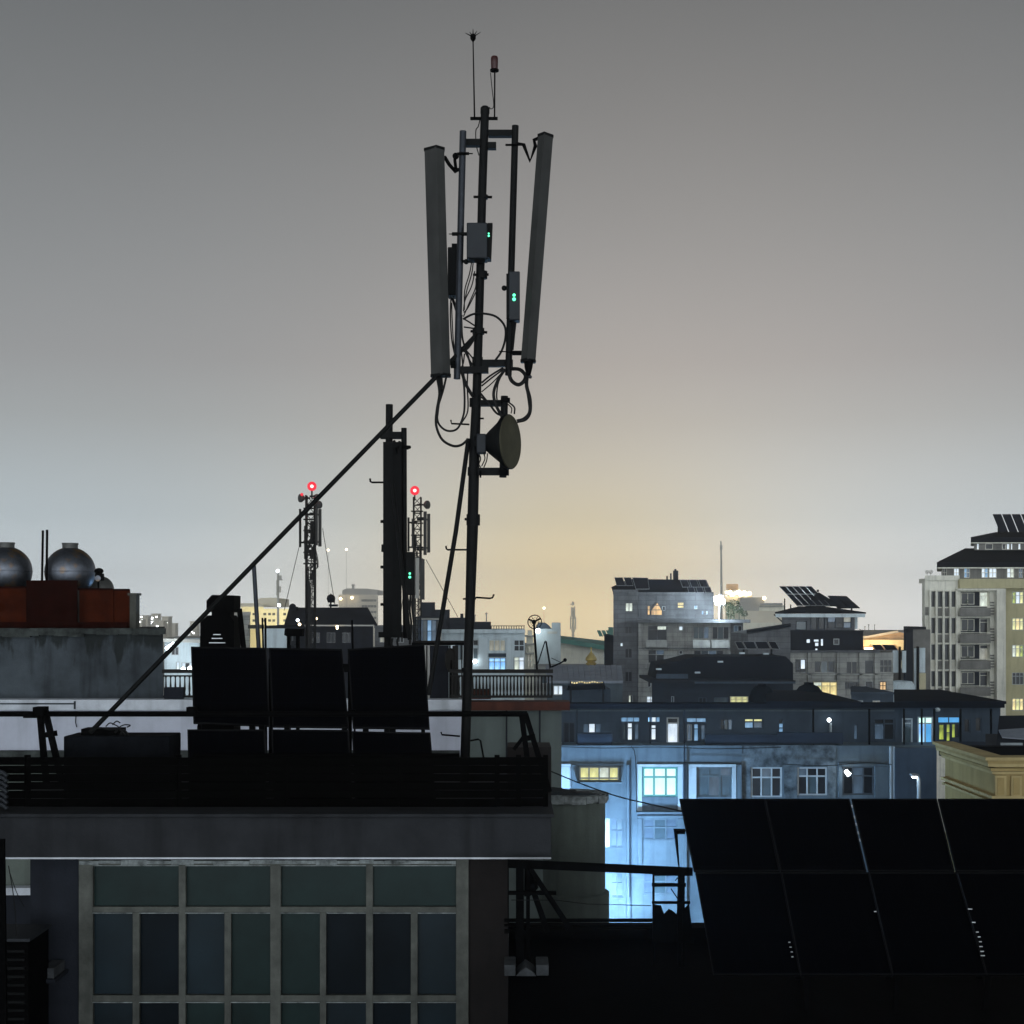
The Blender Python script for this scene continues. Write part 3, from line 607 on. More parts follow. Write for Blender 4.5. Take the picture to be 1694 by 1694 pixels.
part('step_peg', MB().tube([P(*z4(p,q_),Y2-.1) for p, q_ in ((547,583),(549,602),(560,608),(645,608))], px(1.6,Y2), 8), M['black'], m2)
u = part('radio_unit', MB().pb(*z4(772,1050), *z4(830,1325), Y2-.2, .25), M['mastpaint'], m2, bevel=.01); led((*z4(800,1200), Y2-.22), u, 1.5)
part('brace', MB().cyl(P(*z4(690,620),Y2-.4), P(*z4(800,1610),Y2-.9), px(3.4,Y2)), M['mastpaint'], m2)
for pts in ([(785,1325),(790,1400),(775,1480),(790,1600)], [(805,1325),(800,1420),(810,1520),(800,1640)], [(820,1325),(815,1400),(825,1500)], [(690,1600),(685,1640),(700,1660)], [(740,1480),(742,1560),(720,1620),(735,1680)]):
    part('cable', MB().tube(smooth_path([P(*z4(x,y),Y2-.2) for x,y in pts]), px(2.0,Y2), 6), M['cable'], m2)

# ------------------------------------------------------------------ odds and ends on the near roof behind the panels
YR = 20.5
rz = 23.63
cv = thing('chimney_cowl', 'black square chimney cowl with pale louvre slits behind the panels', 'chimney', (P(363,1000,YR).x, YR, rz))
a, b = P(330,1070,YR), P(387,1070,YR)
part('shaft', MB().prism([(P(u,v,YR).x, P(u,v,YR).z) for u,v in ((330,1400),(387,1400),(387,1028),(380,1018),(343,1018),(331,1030))], YR, YR+.5), M['black'], cv)
part('cowl_neck', MB().pb(350,1008,380,1019,YR+.06,.34), M['black'], cv)
part('cowl_hood', MB().prism([(P(*z6(x,y),YR).x, P(*z6(x,y),YR).z) for x,y in ((197,340),(410,345),(412,212),(240,207),(198,252))], YR-.02, YR+.48), M['black'], cv)
for x0, x1, y in ((248,305,516), (236,318,546), (216,340,580)): part('louvre', MB().pb(*z6(x0,y-3), *z6(x1,y+4), YR-.02, .02), M['alu'], cv)
poles = [((420,936,429,1090),3.6,'galv','pale thin leaning pole whose top touches the diagonal brace'), ((396,1007,405,1090),4.4,'black','short thick black pole leaning beside the chimney cowl'),
         ((434,1022,436,1090),1.5,'black','thin black rod, left of a close pair by the pale leaning pole'), ((439,1022,439.5,1090),1.8,'black','thin black rod, right of a close pair by the pale leaning pole'), ((582.5,1026,584,1090),1.7,'black','thin black rod rising alone above the middle panel')]
for (u0,v0,u1,v1), r, mt, lb in poles:
    d = Vector((P(u1,v1,YR)-P(u0,v0,YR))); e = P(u1,v1,YR); k = (e.z-rz)/abs(d.z); e2 = e + d*k
    single('roof_pole', MB().cyl(P(u0,v0,YR), e2, px(r,YR), n=10), M[mt], lb, 'pole', e2, group='poles on the near roof')
sg = thing('roof_lamp_box', 'small black box lamp on a twin stem behind the middle panel', 'lamp', (P(485,1050,YR).x, YR, rz))
part('housing', MB().pp([z6(805,470),z6(942,472),z6(938,530),z6(818,530),z6(800,520)], YR, .22), M['black'], sg)
part('stem', MB().pb(*z6(822,528),*z6(846,1300),YR+.05,.08), M['black'], sg); part('stem', MB().pb(*z6(892,528),*z6(916,1300),YR+.05,.08), M['black'], sg)
part('crosspiece', MB().pb(*z6(846,566),*z6(892,600),YR+.06,.06), M['unit'], sg)
# ------------------------------------------------------------------ neighbour building with terrace, penthouse, balustrade
YB = 30.0
nbr = thing('terrace_building', 'pale walled terrace house with a coping that is part white, part red brown', 'building', (P(400,H,YB).x, YB, 0))
zt = P(0,1157,YB).z
xl, xm, xr = P(-120,0,YB).x, P(768,0,YB).x, P(929,0,YB).x
part('wall', MB().box(xl, xm, YB, YB+.35, P(0,1250,YB).z, P(0,1175,YB).z), M['whitewall'], nbr)
part('lower_wall', MB().box(xl, xm, YB+.01, YB+.35, 0, P(0,1250,YB).z), M['beige'], nbr)
part('terrace_floor', MB().box(xl, xr-.15, YB+.355, YB+9, 0, P(0,1175,YB).z-1.3), M['penthouse'], nbr)
part('wall', MB().box(xm+.004, xr, YB+.05, YB+.35, 0, P(0,1175,YB).z), M['greenwall'], nbr)
part('coping', MB().box(xl, xm-.004, YB-.12, YB+.42, P(0,1174,YB).z, zt), M['coping'], nbr)
part('coping', MB().box(xm, P(942,0,YB).x, YB-.25, YB+.42, P(0,1174,YB).z, P(0,1160,YB).z), M['redcoping'], nbr, label='red brown painted coping')
part('coping_joint', MB().pb(0,1163,124,1165.5,YB-.13,.012).pb(122,1160,125,1173,YB-.13,.012), M['penthouse'], nbr)
for u in (838, 893): part('down_pipe', MB().cyl(P(u,1175,YB-.02), P(u,1400,YB-.02), px(1.4,YB)), M['darkwall'], nbr)
part('plinth', MB().pb(-120,1243,760,1256,YB-.25,.24), M['moss'], nbr)
part('ledge', MB().pb(-40,1469,60,1481,YB-.3,.28), M['coping'], nbr)
part('ledge', MB().pb(-60,1482,60,1800,YB-.1,.09), M['darkwall'], nbr)
part('hook', MB().tube([P(126,1180,YB-.05),P(125,1195,YB-.05),P(127,1203,YB-.05)], px(.8,YB), 6), M['black'], nbr)
YP = 30.6
ph = part('penthouse', MB().pb(-120,1048,270,1290,YP,5), M['penthouse'], nbr)
m = MB()
u = -120.0
while u < 268:                                       # crumbling cornice: uneven lengths, some with a broken underside
    w = random.uniform(10, 26); e = min(u+w, 272.5); low = 1050 + (random.uniform(0, 5) if u < 130 else random.uniform(-1, .8))
    m.pb(u, 1039.5 + random.uniform(-.4, .4), e, low, YP-.10-random.uniform(0,.02), .099); u = e
part('cornice', m, M['moss'], ph); part('cornice', MB().pb(-122,1040,272.5,1047.8,YP,5.05), M['moss'], ph)
# balustrades
def balustrade(label, u0, u1, step, Yb, skip=(), thick=1.6):
    o = thing('balustrade', label, 'railing', P((u0+u1)/2,1156,Yb), 'balustrades on the terrace')
    part('handrail', MB().pb(u0-2,1107.5,u1+1,1113.5,Yb-.05,.12), M['rail'], o)
    part('top_rail', MB().pb(u0,1117,u1,1119.5,Yb-.01,.05), M['rail'], o)
    part('bottom_rail', MB().pb(u0,1150.5,u1,1154.5,Yb-.02,.08), M['rail'], o)
    r = px(thick,Yb); h = px(33,Yb)
    me = mesh_of('baluster', MB().lathe((0,0,0), [(r*1.1,0),(r*1.1,h*.08),(r*.7,h*.12),(r*1.15,h*.35),(r*.7,h*.75),(r*.7,h*.9),(r*1.1,h*.93),(r*1.1,h)], 8), M['rail'])
    u = u0 + step/2
    while u < u1: piece('baluster', me, P(u,1151,Yb)+Vector((0,.03,0)), o); u += step
    return o
balustrade('dark baluster railing on the red brown coping beside the tall mast', 745, 914, 5.7, YB+.15)
balustrade('short dark baluster railing between the grey penthouse and the black panels', 270, 332, 7.8, YB+.2)
single('flower_trough', MB().pb(271,1137,303,1156,YB+.05,.12), M['darkwall'], 'dark trough standing against the short baluster railing', 'planter', P(287,1156,YB+.05), bevel=.01)
for u, v in ((771,1143),(800,1140),(843,1142),(780,1149)): pass
single('terrace_crate', MB().pb(779,1140,812,1156.5,YB+.24,.16), M['redcoping'], 'low brown crate behind the railing beside the tall mast', 'crate', P(795,1153,YB+.4))
# red sheet metal enclosure, tanks, pipes on the penthouse roof
YK = 31.0; zk = P(0,1041,YK).z - .08
en = thing('tank_enclosure', 'red sheet metal enclosure around the tanks on the grey penthouse roof', 'enclosure', (P(100,0,YK).x, YK, zk))
for u0,u1,v,dy,mt in ((-120,43,972,.12,'redsheet'),(43,128,962,0,'redsheet2'),(128,185,975,.12,'redsheet'),(182,212,976,.16,'redsheet')):
    p = part('sheet', MB().box(P(u0,0,YK).x+.004, P(u1,0,YK).x-.004, YK+dy, YK+dy+.03, zk, P(0,v,YK).z), M[mt], en)
    part('top_edge', MB().pb(u0+.5,v-2,u1+(1.8 if u1==212 else -.5),v+1.5,YK+dy-.015,.06), M['redsheet2'], p)
part('base_rail', MB().box(P(-120,0,YK).x, P(212,0,YK).x, YK-.04, YK-.01, zk, P(0,1029,YK).z), M['redsheet2'], en)
part('corner_post', MB().box(P(212.5,0,YK).x, P(223,0,YK).x, YK+.1, YK+.4, zk, P(0,984,YK).z), M['olivepost'], en)
part('post_cap', MB().pb(211,981,226,985,YK+.05,.4), M['olivepost'], en)
def tank(label, u, v, r, mat, Y, lid=True):
    o = thing('water_tank', label, 'tank', (P(u,0,Y).x, Y, zk), 'round water tanks on the penthouse'); rr = px(r,Y); c = P(u,v,Y)
    part('shell', MB().sphere(c, rr, 36, 22), M[mat], o)
    if lid: part('lid', MB().lathe(c, [(rr*.31,rr*.90),(rr*.31,rr*1.10),(rr*.33,rr*1.10),(rr*.33,rr*1.16),(.01,rr*1.17)], 20), M['darktank'], o)
    part('seam', MB().lathe(c, [(rr*1.0,-.012),(rr*1.012,-.006),(rr*1.012,.006),(rr*1.0,.012)], 36), M[mat], o)
    part('stand', MB().lathe(c, [(rr*.75,-rr*.7),(rr*.75,zk-c.z)], 14), M['darktank'], o)
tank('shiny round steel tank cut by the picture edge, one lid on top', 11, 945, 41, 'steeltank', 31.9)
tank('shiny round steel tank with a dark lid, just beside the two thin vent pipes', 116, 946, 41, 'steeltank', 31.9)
tank('dull dark round tank half hidden behind the shiny steel one', 166, 975, 22, 'darktank', 32.9, False)
single('vent_pipe', MB().cyl(P(71,877.5,31.4), Vector((P(68,0,31.4).x,31.4,zk)), px(1.9,31.4)), M['black'], 'thin dark vent pipe, the shorter one, farther from the steel tank with the whole lid', 'pipe', (P(68,0,31.4).x,31.4,zk), 'vent pipes on the penthouse')
single('vent_pipe', MB().cyl(P(78,876.5,31.4), Vector((P(76,0,31.4).x,31.4,zk)), px(2,31.4)), M['black'], 'thin dark vent pipe nearly touching the steel tank with the whole lid', 'pipe', (P(76,0,31.4).x,31.4,zk), 'vent pipes on the penthouse')
fl = thing('roof_spotlight', 'small black spotlight with a pale lens perched by the dull tank', 'lamp', (P(163,0,31.3).x, 31.3, zk))
part('hood', MB().sphere(P(*z5(840,435),31.3), px(7.5,31.3), 14, 9, .7), M['black'], fl)
part('body', MB().pb(*z5(806,455), *z5(868,515), 31.25, .15), M['black'], fl); part('lens', MB().lathe(P(*z5(832,497),31.24), [(px(5,31),0),(px(5,31),.02),(.004,.03)], 14, (0,-1,0)), M['steeltank'], fl)
part('stem', MB().cyl(P(*z5(836,510),31.32), Vector((P(*z5(836,510),31.32).x,31.32,zk)), .02), M['black'], fl)
# dark shed and dishes on the terrace behind the mast
sh = thing('terrace_shed', 'dark flat roofed shed on the terrace behind the tall mast', 'shed', P(725,1156,YB+1))
part('roof', MB().pb(681,1063,768,1067.5,YB+.8,2.2), M['black'], sh)
for u0,u1 in ((689,702),(711,742)): part('wall', MB().pb(u0,1068,u1,1262,YB+.9,.1), M['darkwall'], sh)
part('wall', MB().pb(748,1068,758,1262,YB+.95,.06), M['rail'], sh)
for u in (685,706,744,764): part('post', MB().pb(u-1,1068,u+1,1262,YB+.85,.06), M['black'], sh)
ds = thing('satellite_dish', 'dark satellite dish seen side on at the end of the shed', 'dish', P(750,1156,YB+.6))
part('reflector', MB().lathe(P(746,1092,YB+.6), [(.26,-.02),(.25,0),(.15,-.07),(.01,-.10)], 24, Vector((.9,-.42,0))), M['rail'], ds)
part('mast', MB().cyl(P(746,1092,YB+.65), P(746,1262,YB+.65), .025), M['black'], ds)
d2 = thing('satellite_dish', 'large ring shaped mesh dish on a slender pole at the railing', 'dish', P(888,1110,YB+.3))
c = P(*z7(1295,365),YB+.3); rr = px(11.5,YB)
ring = MB(); ring.tube([c+Vector((rr*math.cos(t),0.02,rr*math.sin(t))) for t in [i*math.pi/14 for i in range(29)]], .012, 6)
for k in range(6): ring.tube([c+Vector((0,.06,0)), c+Vector((rr*math.cos(k*math.pi/3),0.02,rr*math.sin(k*math.pi/3)))], .004, 5)
ring.tube([c+Vector((rr*.6*math.cos(t),0.045,rr*.6*math.sin(t))) for t in [i*math.pi/10 for i in range(21)]], .004, 5)
part('mesh_ring', ring, M['rail'], d2)
part('pole', MB().tube([P(*z7(1288,370),YB+.3), P(*z7(1300,560),YB+.3), P(*z7(1316,800),YB+.3)], px(1.8,YB), 8), M['black'], d2)
part('feed', MB().tube([P(*z7(1240,340),YB+.2), P(*z7(1288,362),YB+.25), P(*z7(1345,335),YB+.2)], px(1.6,YB), 7).sphere(P(*z7(1288,365),YB+.25), px(4,YB), 10, 7), M['black'], d2)
d3 = thing('satellite_dish', 'offset satellite dish seen edge on with its feed arm pointing outwards', 'dish', P(910,1110,YB+.3))
part('reflector', MB().loft([[P(*z7(x,y),YB+.3+d) for x,y,d in ((1385,525,0),(1400,535,.05),(1440,760,.12),(1425,780,0))],[P(*z7(x,y),YB+.75+d) for x,y,d in ((1388,540,0),(1402,548,.02),(1436,745,.02),(1424,762,0))]]), M['black'], d3)
part('feed_arm', MB().tube([P(*z7(1440,760),YB+.3), P(*z7(1520,725),YB+.3), P(*z7(1560,700),YB+.3)], px(1.4,YB), 7).tube([P(*z7(1440,680),YB+.3), P(*z7(1530,722),YB+.3)], px(.6,YB), 6), M['black'], d3)
part('feed_horn', MB().sphere(P(*z7(1560,698),YB+.3), px(3.2,YB), 10, 7), M['black'], d3)
part('strut', MB().cyl(P(*z7(1385,535),YB+.3), P(*z7(1322,730),YB+.3), px(1,YB)), M['black'], d3)

# ------------------------------------------------------------------ plain block with broken roof slab
YQ = 25.0
bq = thing('round_water_tower', 'plain round grey green water tower with a broken flat concrete rim', 'water tower', (P(955,0,YQ).x, YQ+.56, 0))
cx, cy_ = P(952,0,YQ).x, YQ+.56; r0 = px(51.5,YQ+.56); zr0 = P(0,1326,YQ+.2).z
part('shaft', MB().lathe((cx,cy_,0), [(r0,0),(r0,zr0)], 48), M['beige'], bq)
part('base_ring', MB().lathe((cx,cy_,0), [(r0+.07,0),(r0+.07,P(0,1485,YQ).z),(r0+.002,P(0,1483,YQ).z)], 48), M['beige'], bq)
rt = random.Random(3); m = MB(); n = 30; rr_ = r0+.065
for k in range(n):                                   # chipped rim, one broken piece beside the next
    a0, a1 = 2*math.pi*k/n, 2*math.pi*(k+.97)/n; lo_ = zr0 - rt.uniform(.0,.035); hi_ = zr0+.105+rt.uniform(-.006,.006); q = rr_+rt.uniform(-.012,.008)
    pts = [(cx+w*math.cos(a), cy_+w*math.sin(a)) for w, a in ((r0-.1,a0),(q,a0),(q,a1),(r0-.1,a1))]
    m.loft([[Vector((*p, lo_)) for p in pts],[Vector((*p, hi_)) for p in pts]])
part('rim', m, M['crumble'], bq); part('cover_slab', MB().lathe((cx,cy_,0), [(r0-.09,zr0-.01),(r0-.09,zr0+.095),(.01,zr0+.10)], 40), M['crumble'], bq)
t = MB(); rings = []
for k in range(27):
    u = 905 + 100*k/26; h = 1299 + 15.5*(k/26)**.8 + rt.uniform(-1.2,1.2)
    rings.append([P(u,1317.3,YQ+.25), P(u,(h+1317)/2+rt.uniform(-2,1),YQ+.3), P(u,h,YQ+.5), P(u,h+2+rt.uniform(-1,1),YQ+.7), P(u,1316.5,YQ+.95)])
t.loft(rings); single('tarpaulin', t, M['tarp'], 'dark crumpled tarpaulin heaped on the round water tower', 'tarpaulin', P(955,1317,YQ+.6))
# cable across the gap
single('overhead_cable', MB().tube(smooth_path([P(902,1272,19.5), P(960,1296,18.9), P(1020,1317,18.2), P(1080,1331.5,17.5), P(1132,1343,16.9)]), px(1.1,18), 7), M['cable'], 'thin black cable sloping from the near roof down to the big panel rack', 'cable', P(1132,1343,16.9))

# ------------------------------------------------------------------ deck on the other side with its trestle and the large solar rack
zd = 22.0
dk = thing('deck_building', 'black flat roof deck below the large solar rack', 'building', (5, 13, 0))
part('deck', MB().box(-.04, 14, 10.2, 18.1, 0, zd), M['deck'], dk)
part('deck_kerb', MB().box(-.04, 14, 17.8, 18.12, zd, zd+.14), M['deck'], dk)
YV = lambda v: 16.6 - (v-1322)/120*.85 if v < 1443 else 15.75 - (v-1443)/170*1.25
tops, mids, bots = [1124,1265.5,1407,1550.5,1695,1840], [1148,1291,1435,1580,1726,1873], [1180,1325,1477,1633,1790,1948]
m2s = [1150,1293,1437.5,1583,1729,1876]
g_ = (.35, 1.8, .9, .5, .5)
quads = []
for i in range(5):
    a_, b_ = (g_[i-1] if i else 0), g_[i]
    quads.append([(tops[i]+a_,1322),(tops[i+1]-b_,1322),(mids[i+1]-b_,1441.6),(mids[i]+a_,1441.6)])
for i in range(5):
    a_, b_ = .3, .3
    quads.append([(m2s[i]+a_,1443.6),(m2s[i+1]-b_,1443.6),(bots[i+1]-b_,1613),(bots[i]+a_,1613)])
def right_extra(o):
    y = 16.4
    part('rack_leg', MB().pp([(1116,1373.5),(1134,1373.5),(1133.5,1380),(1121,1380),(1124.5,1437),(1129,1437),(1128,1560),(1120,1560),(1124,1437)], y, .12), M['black'], o)
    part('rack_rail', MB().pb(1080,1441,1144,1449,y,.1), M['black'], o)
    for u0,u1 in ((1080,1083),(1122,1127),(1129,1133)): part('rack_leg', MB().pb(u0,1449,u1,1700,y+.03,.06), M['black'], o)
    part('rack_rail', MB().pb(1079,1462,1135,1467,y-.02,.05), M['black'], o); part('rack_rail', MB().pb(1079,1492,1142,1495.5,y-.02,.05), M['black'], o)
    part('rack_brace', MB().cyl(P(1110,1470,y), P(1122,1488,y), px(1,y)).cyl(P(1117,1457,y), P(1121,1452,y), px(.8,y)), M['black'], o)
    part('rack_plate', MB().pp([(1080,1497),(1094,1499),(1099,1513),(1107,1505),(1112,1507),(1122,1515),(1140,1497),(1148,1560),(1080,1560)], y+.06, .05), M['black'], o)
    for v in (1334, 1352, 1364, 1378, 1390): part('seam_clip', MB().pb(1408+(v-1322)*.225-2.6,v-2.2,1408+(v-1322)*.225+2.6,v+2.2,YV(v)+.02,.012), M['alu'], o)
    for u,v,r in ((1605,1504,2.2),(1611,1526,1.8),(1617,1542,1.4),(1620,1550,1.4),(1622,1558,1.4),(1623,1566,1.6),(1625,1574,1.8),(1626,1581,2),(1306,1559,1),(1308,1567,1),(1310,1575,1),(1311,1583,1),(1448,1508,1.2)):
        part('rail_clip', MB().pb(u-r*1.6,v-.7,u+r*1.6,v+.7,YV(v)-.07,.012), M['alu'], o)
legs = []
for u in (1300, 1450, 1600, 1740):
    legs += [(P(u,1335,16.75), Vector((P(u,0,16.9).x,17.2,zd)), .05), (P(u+20,1450,15.95), Vector((P(u+20,0,15.9).x,15.9,zd)), .05), (P(u+35,1600,14.65), Vector((P(u+40,0,14.4).x,14.6,zd)), .05)]
quads_array('solar_array', 'big rack of black solar panels in two long rows on the dark deck', quads, YV, legs, extra=right_extra, rw=.016, t=.012)
# trestle with long beam and rails
yt = 16.2
tr = thing('steel_trestle', 'black steel trestle with splayed legs carrying a long beam to the big panel rack', 'trestle', (P(866,0,yt).x, yt, zd))
part('beam', MB().loft([[P(840,1421,yt),P(840,1436,yt),P(840,1436,yt+.12),P(840,1421,yt+.12)],[P(1146,1435,yt),P(1146,1449,yt),P(1146,1449,yt+.12),P(1146,1435,yt+.12)]]), M['black'], tr)
part('leg', MB().pb(*zF(142,642), *zF(198,1340), yt+.02, .1), M['black'], tr)
part('leg', MB().pb(*zF(213,650), *zF(240,1340), yt+.04, .06), M['black'], tr)
part('leg', MB().bar(P(*zF(245,670),yt+.05), P(*zF(545,1120),yt-.2), px(8,yt)), M['black'], tr)
part('leg', MB().bar(P(*zF(248,780),yt+.08), P(*zF(365,1110),yt-.1), px(9,yt)), M['black'], tr)
part('crossbar', MB().pb(*zF(88,825), *zF(425,850), yt-.01, .05), M['black'], tr)
part('leg', MB().pb(*zF(84,640), *zF(93,1100), yt+.06, .05), M['black'], tr)
part('knee_plate', MB().pp([zF(200,640),zF(250,640),zF(300,800),zF(240,860),zF(200,860)], yt+.12, .02), M['black'], tr)
for y0,y1 in ((1020,1040),(1060,1072),(1095,1120)): part('rail', MB().pb(*zF(60,y0), *zF(1100 if y0 < 1090 else 1060,y1), yt+.3, .05), M['black'], tr)
part('tie_wire', MB().tube([P(*zF(110,885),yt-.05),P(*zF(420,885),yt-.05),P(*zF(640,912),yt),P(*zF(1090,925),yt+.1)], px(.7,yt), 6), M['cable'], tr)
pl = MB()
for x0,x1,y0,y1 in ((60,140,1340,1415),(285,372,1340,1412)): pl.pb(*zF(x0,y0), *zF(x1,y1), yt-.35, .4)
part('footing', MB().pb(*zF(60,1340), *zF(140,1418), yt-.35, .4), M['concrete'], tr, bevel=.01)
part('footing', MB().pb(*zF(285,1340), *zF(372,1416), yt-.35, .4), M['concrete'], tr, bevel=.01)
part('footing', MB().pp([zF(142,1418),zF(284,1418),zF(262,1390),zF(210,1355),zF(165,1392)], yt-.34, .38), M['concrete'], tr)
# things at the picture's far edge
cl = thing('coiled_hose', 'thick ribbed hose coiled at the end of the board fence', 'hose', P(5,1340,16.8))
for k in range(7): part('coil', MB().tube([P(-12+x,1274+k*9+y,16.8-.05*math.sin(x/16)) for x,y in ((0,0),(9,1),(17,4),(24,10))], px(3.4,16.8), 8), M['unit'], cl)
pp = thing('leaning_ladder', 'black ladder standing at the extreme picture edge beside the dark pilaster', 'ladder', P(10,1694,15.5))
part('stile', MB().bar(P(2,1388,15.5), P(10,2000,15.4), px(11,15.5), .05), M['black'], pp); part('stile', MB().bar(P(-42,1388,15.5), P(-38,2000,15.4), px(11,15.5), .05), M['black'], pp)
for v in range(1420,1960,45): part('rung', MB().cyl(P(-40,v,15.48), P(6,v,15.48), px(3,15.5)), M['black'], pp)
ac = thing('cooling_unit', 'dark boxy cooling unit low down beside the ladder', 'cooler', P(30,1760,15.9))
part('casing', MB().pb(-40,1557,47,1760,15.9,.7), M['black'], ac, bevel=.01); part('casing_lip', MB().pb(-42,1553,49,1558,15.86,.76), M['unit'], ac)
for v in range(1572,1690,14): part('louvre', MB().pb(-30,v,40,v+4,15.89,.02), M['mastpaint'], ac)
sf = thing('roof_bracket', 'small pale concrete bracket block beside the cooling unit', 'block', P(66,1620,16.6))
part('footing', MB().pb(68,1602,89,1620,16.55,.4), M['concrete'], sf); part('footing', MB().pp([(42,1620),(67,1620),(58,1613),(52,1608),(47,1614)],16.55,.4), M['concrete'], sf)
part('wall_arm', MB().pb(42,1620.5,91,1627,16.5,.49), M['darkwall'], sf)
wr_ = MB().tube(smooth_path([P(14,1432,16),P(22,1480,16),P(27,1540,16),P(24,1556,15.95)]), px(.8,16), 6).tube(smooth_path([P(15,1440,16),P(27,1475,16),P(40,1500,16.1)]), px(.6,16), 6)
single('hanging_wire', wr_, M['cable'], 'thin wires dangling from the ladder onto the cooling unit', 'wire', P(24,1556,15.95))
# ------------------------------------------------------------------ long slate blue apartment block across the alley
YA = 62.0
bl = building('apartment_block', 'long slate blue apartment block across the alley with a row of lit upper doors', 1240, YA)
vt = vg(YA)
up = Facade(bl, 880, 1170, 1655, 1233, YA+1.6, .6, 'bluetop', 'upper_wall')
def dw(x0,y0,x1,y1,panes,cols=2,rows=1,z=zD,f=up,**k): return f.win(*z(x0,y0),*z(x1,y1),panes,cols,rows,**k)
dw(135,275,218,430,['glassdark'],2,1,sash='sashdark')
dw(268,280,404,352,['dimblue','white','dimblue'],3,1,sash='bluetop')
dw(538,238,672,274,'blue',3,1,sash='bluetop'); dw(545,284,578,400,'glassteal',1,1,sash='bluetop'); dw(580,276,624,404,'white',1,2,sash='bluetop',split=[.3]); dw(630,284,668,400,'dimblue',1,1,sash='bluetop')
dw(724,236,816,276,['bluebright','white','blue'],3,1,sash='bluetop'); dw(746,290,790,402,'white',1,2,sash='bluetop',split=[.25])
dw(858,240,946,445,['glassdark','white'],1,2,split=[.2],sash='sash')
dw(998,244,1138,276,'blue',2,1,sash='bluetop'); dw(1002,290,1036,402,'dimblue',1,1); dw(1046,284,1086,410,'blue',1,2,split=[.3],sash='bluetop'); dw(1096,290,1134,400,'dimblue',1,1,sash='bluetop')
dw(1232,252,1322,330,['glassdark','glassteal','dimblue'],3,1,sash='bluetop')
dw(1398,245,1538,322,['yellow','yellow','blue','dimblue'],2,2,split=[.35],sash='bluetop')
dw(1640,250,1682,348,['glassdark','blue','blue'],1,3,sash='bluetop')
E = dict(z=zE)
dw(540,282,572,384,'dimblue',1,1,**E,sash='bluetop'); dw(675,238,822,388,['glassdark','glassdark','dimblue','glassdark'],2,2,split=[.25],**E,sash='bluetop')
dw(868,238,942,414,['glassdark','glassteal'],1,2,split=[.2],**E,sash='palecol')
dw(974,228,1080,424,['cyan','cyan','bluebright','azure'],2,2,split=[.23],**E,sash='sash'); dw(1110,228,1264,272,'azure',2,1,**E,sash='bluetop')
dw(1112,276,1162,390,['lime'],1,1,**E,sash='bluetop'); dw(1166,276,1200,396,['lime'],1,2,**E,sash='bluetop'); dw(1204,276,1258,372,['lime','glassdark'],2,1,**E,sash='bluetop')
dw(1284,240,1332,336,'glassdark',1,1,**E,sash='bluetop'); dw(1360,230,1410,330,'glassdark',1,1,**E,sash='bluetop')
up.done()
part('roof_edge', MB().pb(880,1164,1662,1171,YA+.9,.6), M['darkroof'], bl)
part('rear_roof', MB().slab(P(880,1167,YA+1.5), P(1662,1167,YA+1.5), P(1662,1167,YA+1.5)+Vector((1.5,9,-1.6)), P(880,1167,YA+1.5)+Vector((0,9,-1.6)), .15), M['darkroof'], bl)
block(bl, 'string_course', 'bluewall', 882, 1174, 1480, 1177, YA+1.45, .15)
a, b = P(1495,1165,YA+1).x, P(1642,1165,YA+1).x; part('hip_roof', MB().hip(a,b,YA+1.2,YA+10,P(0,1164,YA+1).z,.5,P(0,1147.5,YA+4).z,1.0,3.5,.12), M['darkroof'], bl)
a, b = P(1316,1165,YA+1).x, P(1412,1165,YA+1).x; part('hip_roof', MB().hip(a-1,b,YA+1.2,YA+10,P(0,1164,YA+1).z,.3,P(0,1149,YA+4).z,1.5,3.5,.1), M['darkroof'], bl)
for x0,y0,x1,y1 in ((235,356,476,434),(1128,360,1700,436)): block(bl, 'balcony_parapet', 'bluedark', *zD(x0,y0), *zD(x1,y1), YA+.1, .2)
block(bl, 'balcony_parapet', 'bluedark', *zE(30,335), *zE(470,415), YA+.06, .2); block(bl, 'balcony_parapet', 'bluedark', *zE(1120,400), *zE(1480,430), YA+.08, .2)
for x in (232, 745, 985): block(bl, 'drain_pipe', 'bluedark', *zD(x-4,190), *zD(x+4,436), YA+.9, .2)
for x in (270, 650, 885, 1005, 1090, 1268, 1475): block(bl, 'terrace_post', 'black', *zE(x-4,175), *zE(x+4,432), YA+.4, .15)
part('terrace_floor', MB().pb(880,1233.4,1655,1237,YA-.02,2), M['bluewall'], bl)
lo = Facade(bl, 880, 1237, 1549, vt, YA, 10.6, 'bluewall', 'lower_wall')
lo.win(*zD(40,590), *zD(98,690), 'yellow', 1, 2)
lo.win(*zD(245,585), *zD(528,690), ['yellow','yellow','pale','yellow','yellow','yellow','yellow','yellow'], 4, 2, split=[.78])
lo.win(*zD(688,588), *zD(938,797), 'cyan', 3, 2, split=[.34], sash='greenroof', fw=.09)
lo.win(*zD(1070,590), *zD(1316,797), ['glassteal','glassteal','dimblue','glassteal','dimblue','glassteal'], 3, 2, split=[.3], sash='glassteal')
lo.win(*zD(1450,590), *zD(1668,800), ['glassdark','dimblue','glassdark','glassdark','glassteal','glassdark'], 3, 2, split=[.34])
lo.win(*zE(160,570), *zE(362,760), ['dimblue','glassdark','glassdark','glassdark','glassteal','glassdark'], 3, 2, split=[.32])
lo.win(*zE(466,566), *zE(680,757), ['glassdark','dimblue','glassdark'], 3, 2, split=[.33], sash='sashdark')
lo.win(*zD(428,950), *zD(462,1152), 'yellow', 1, 2, split=[.3])
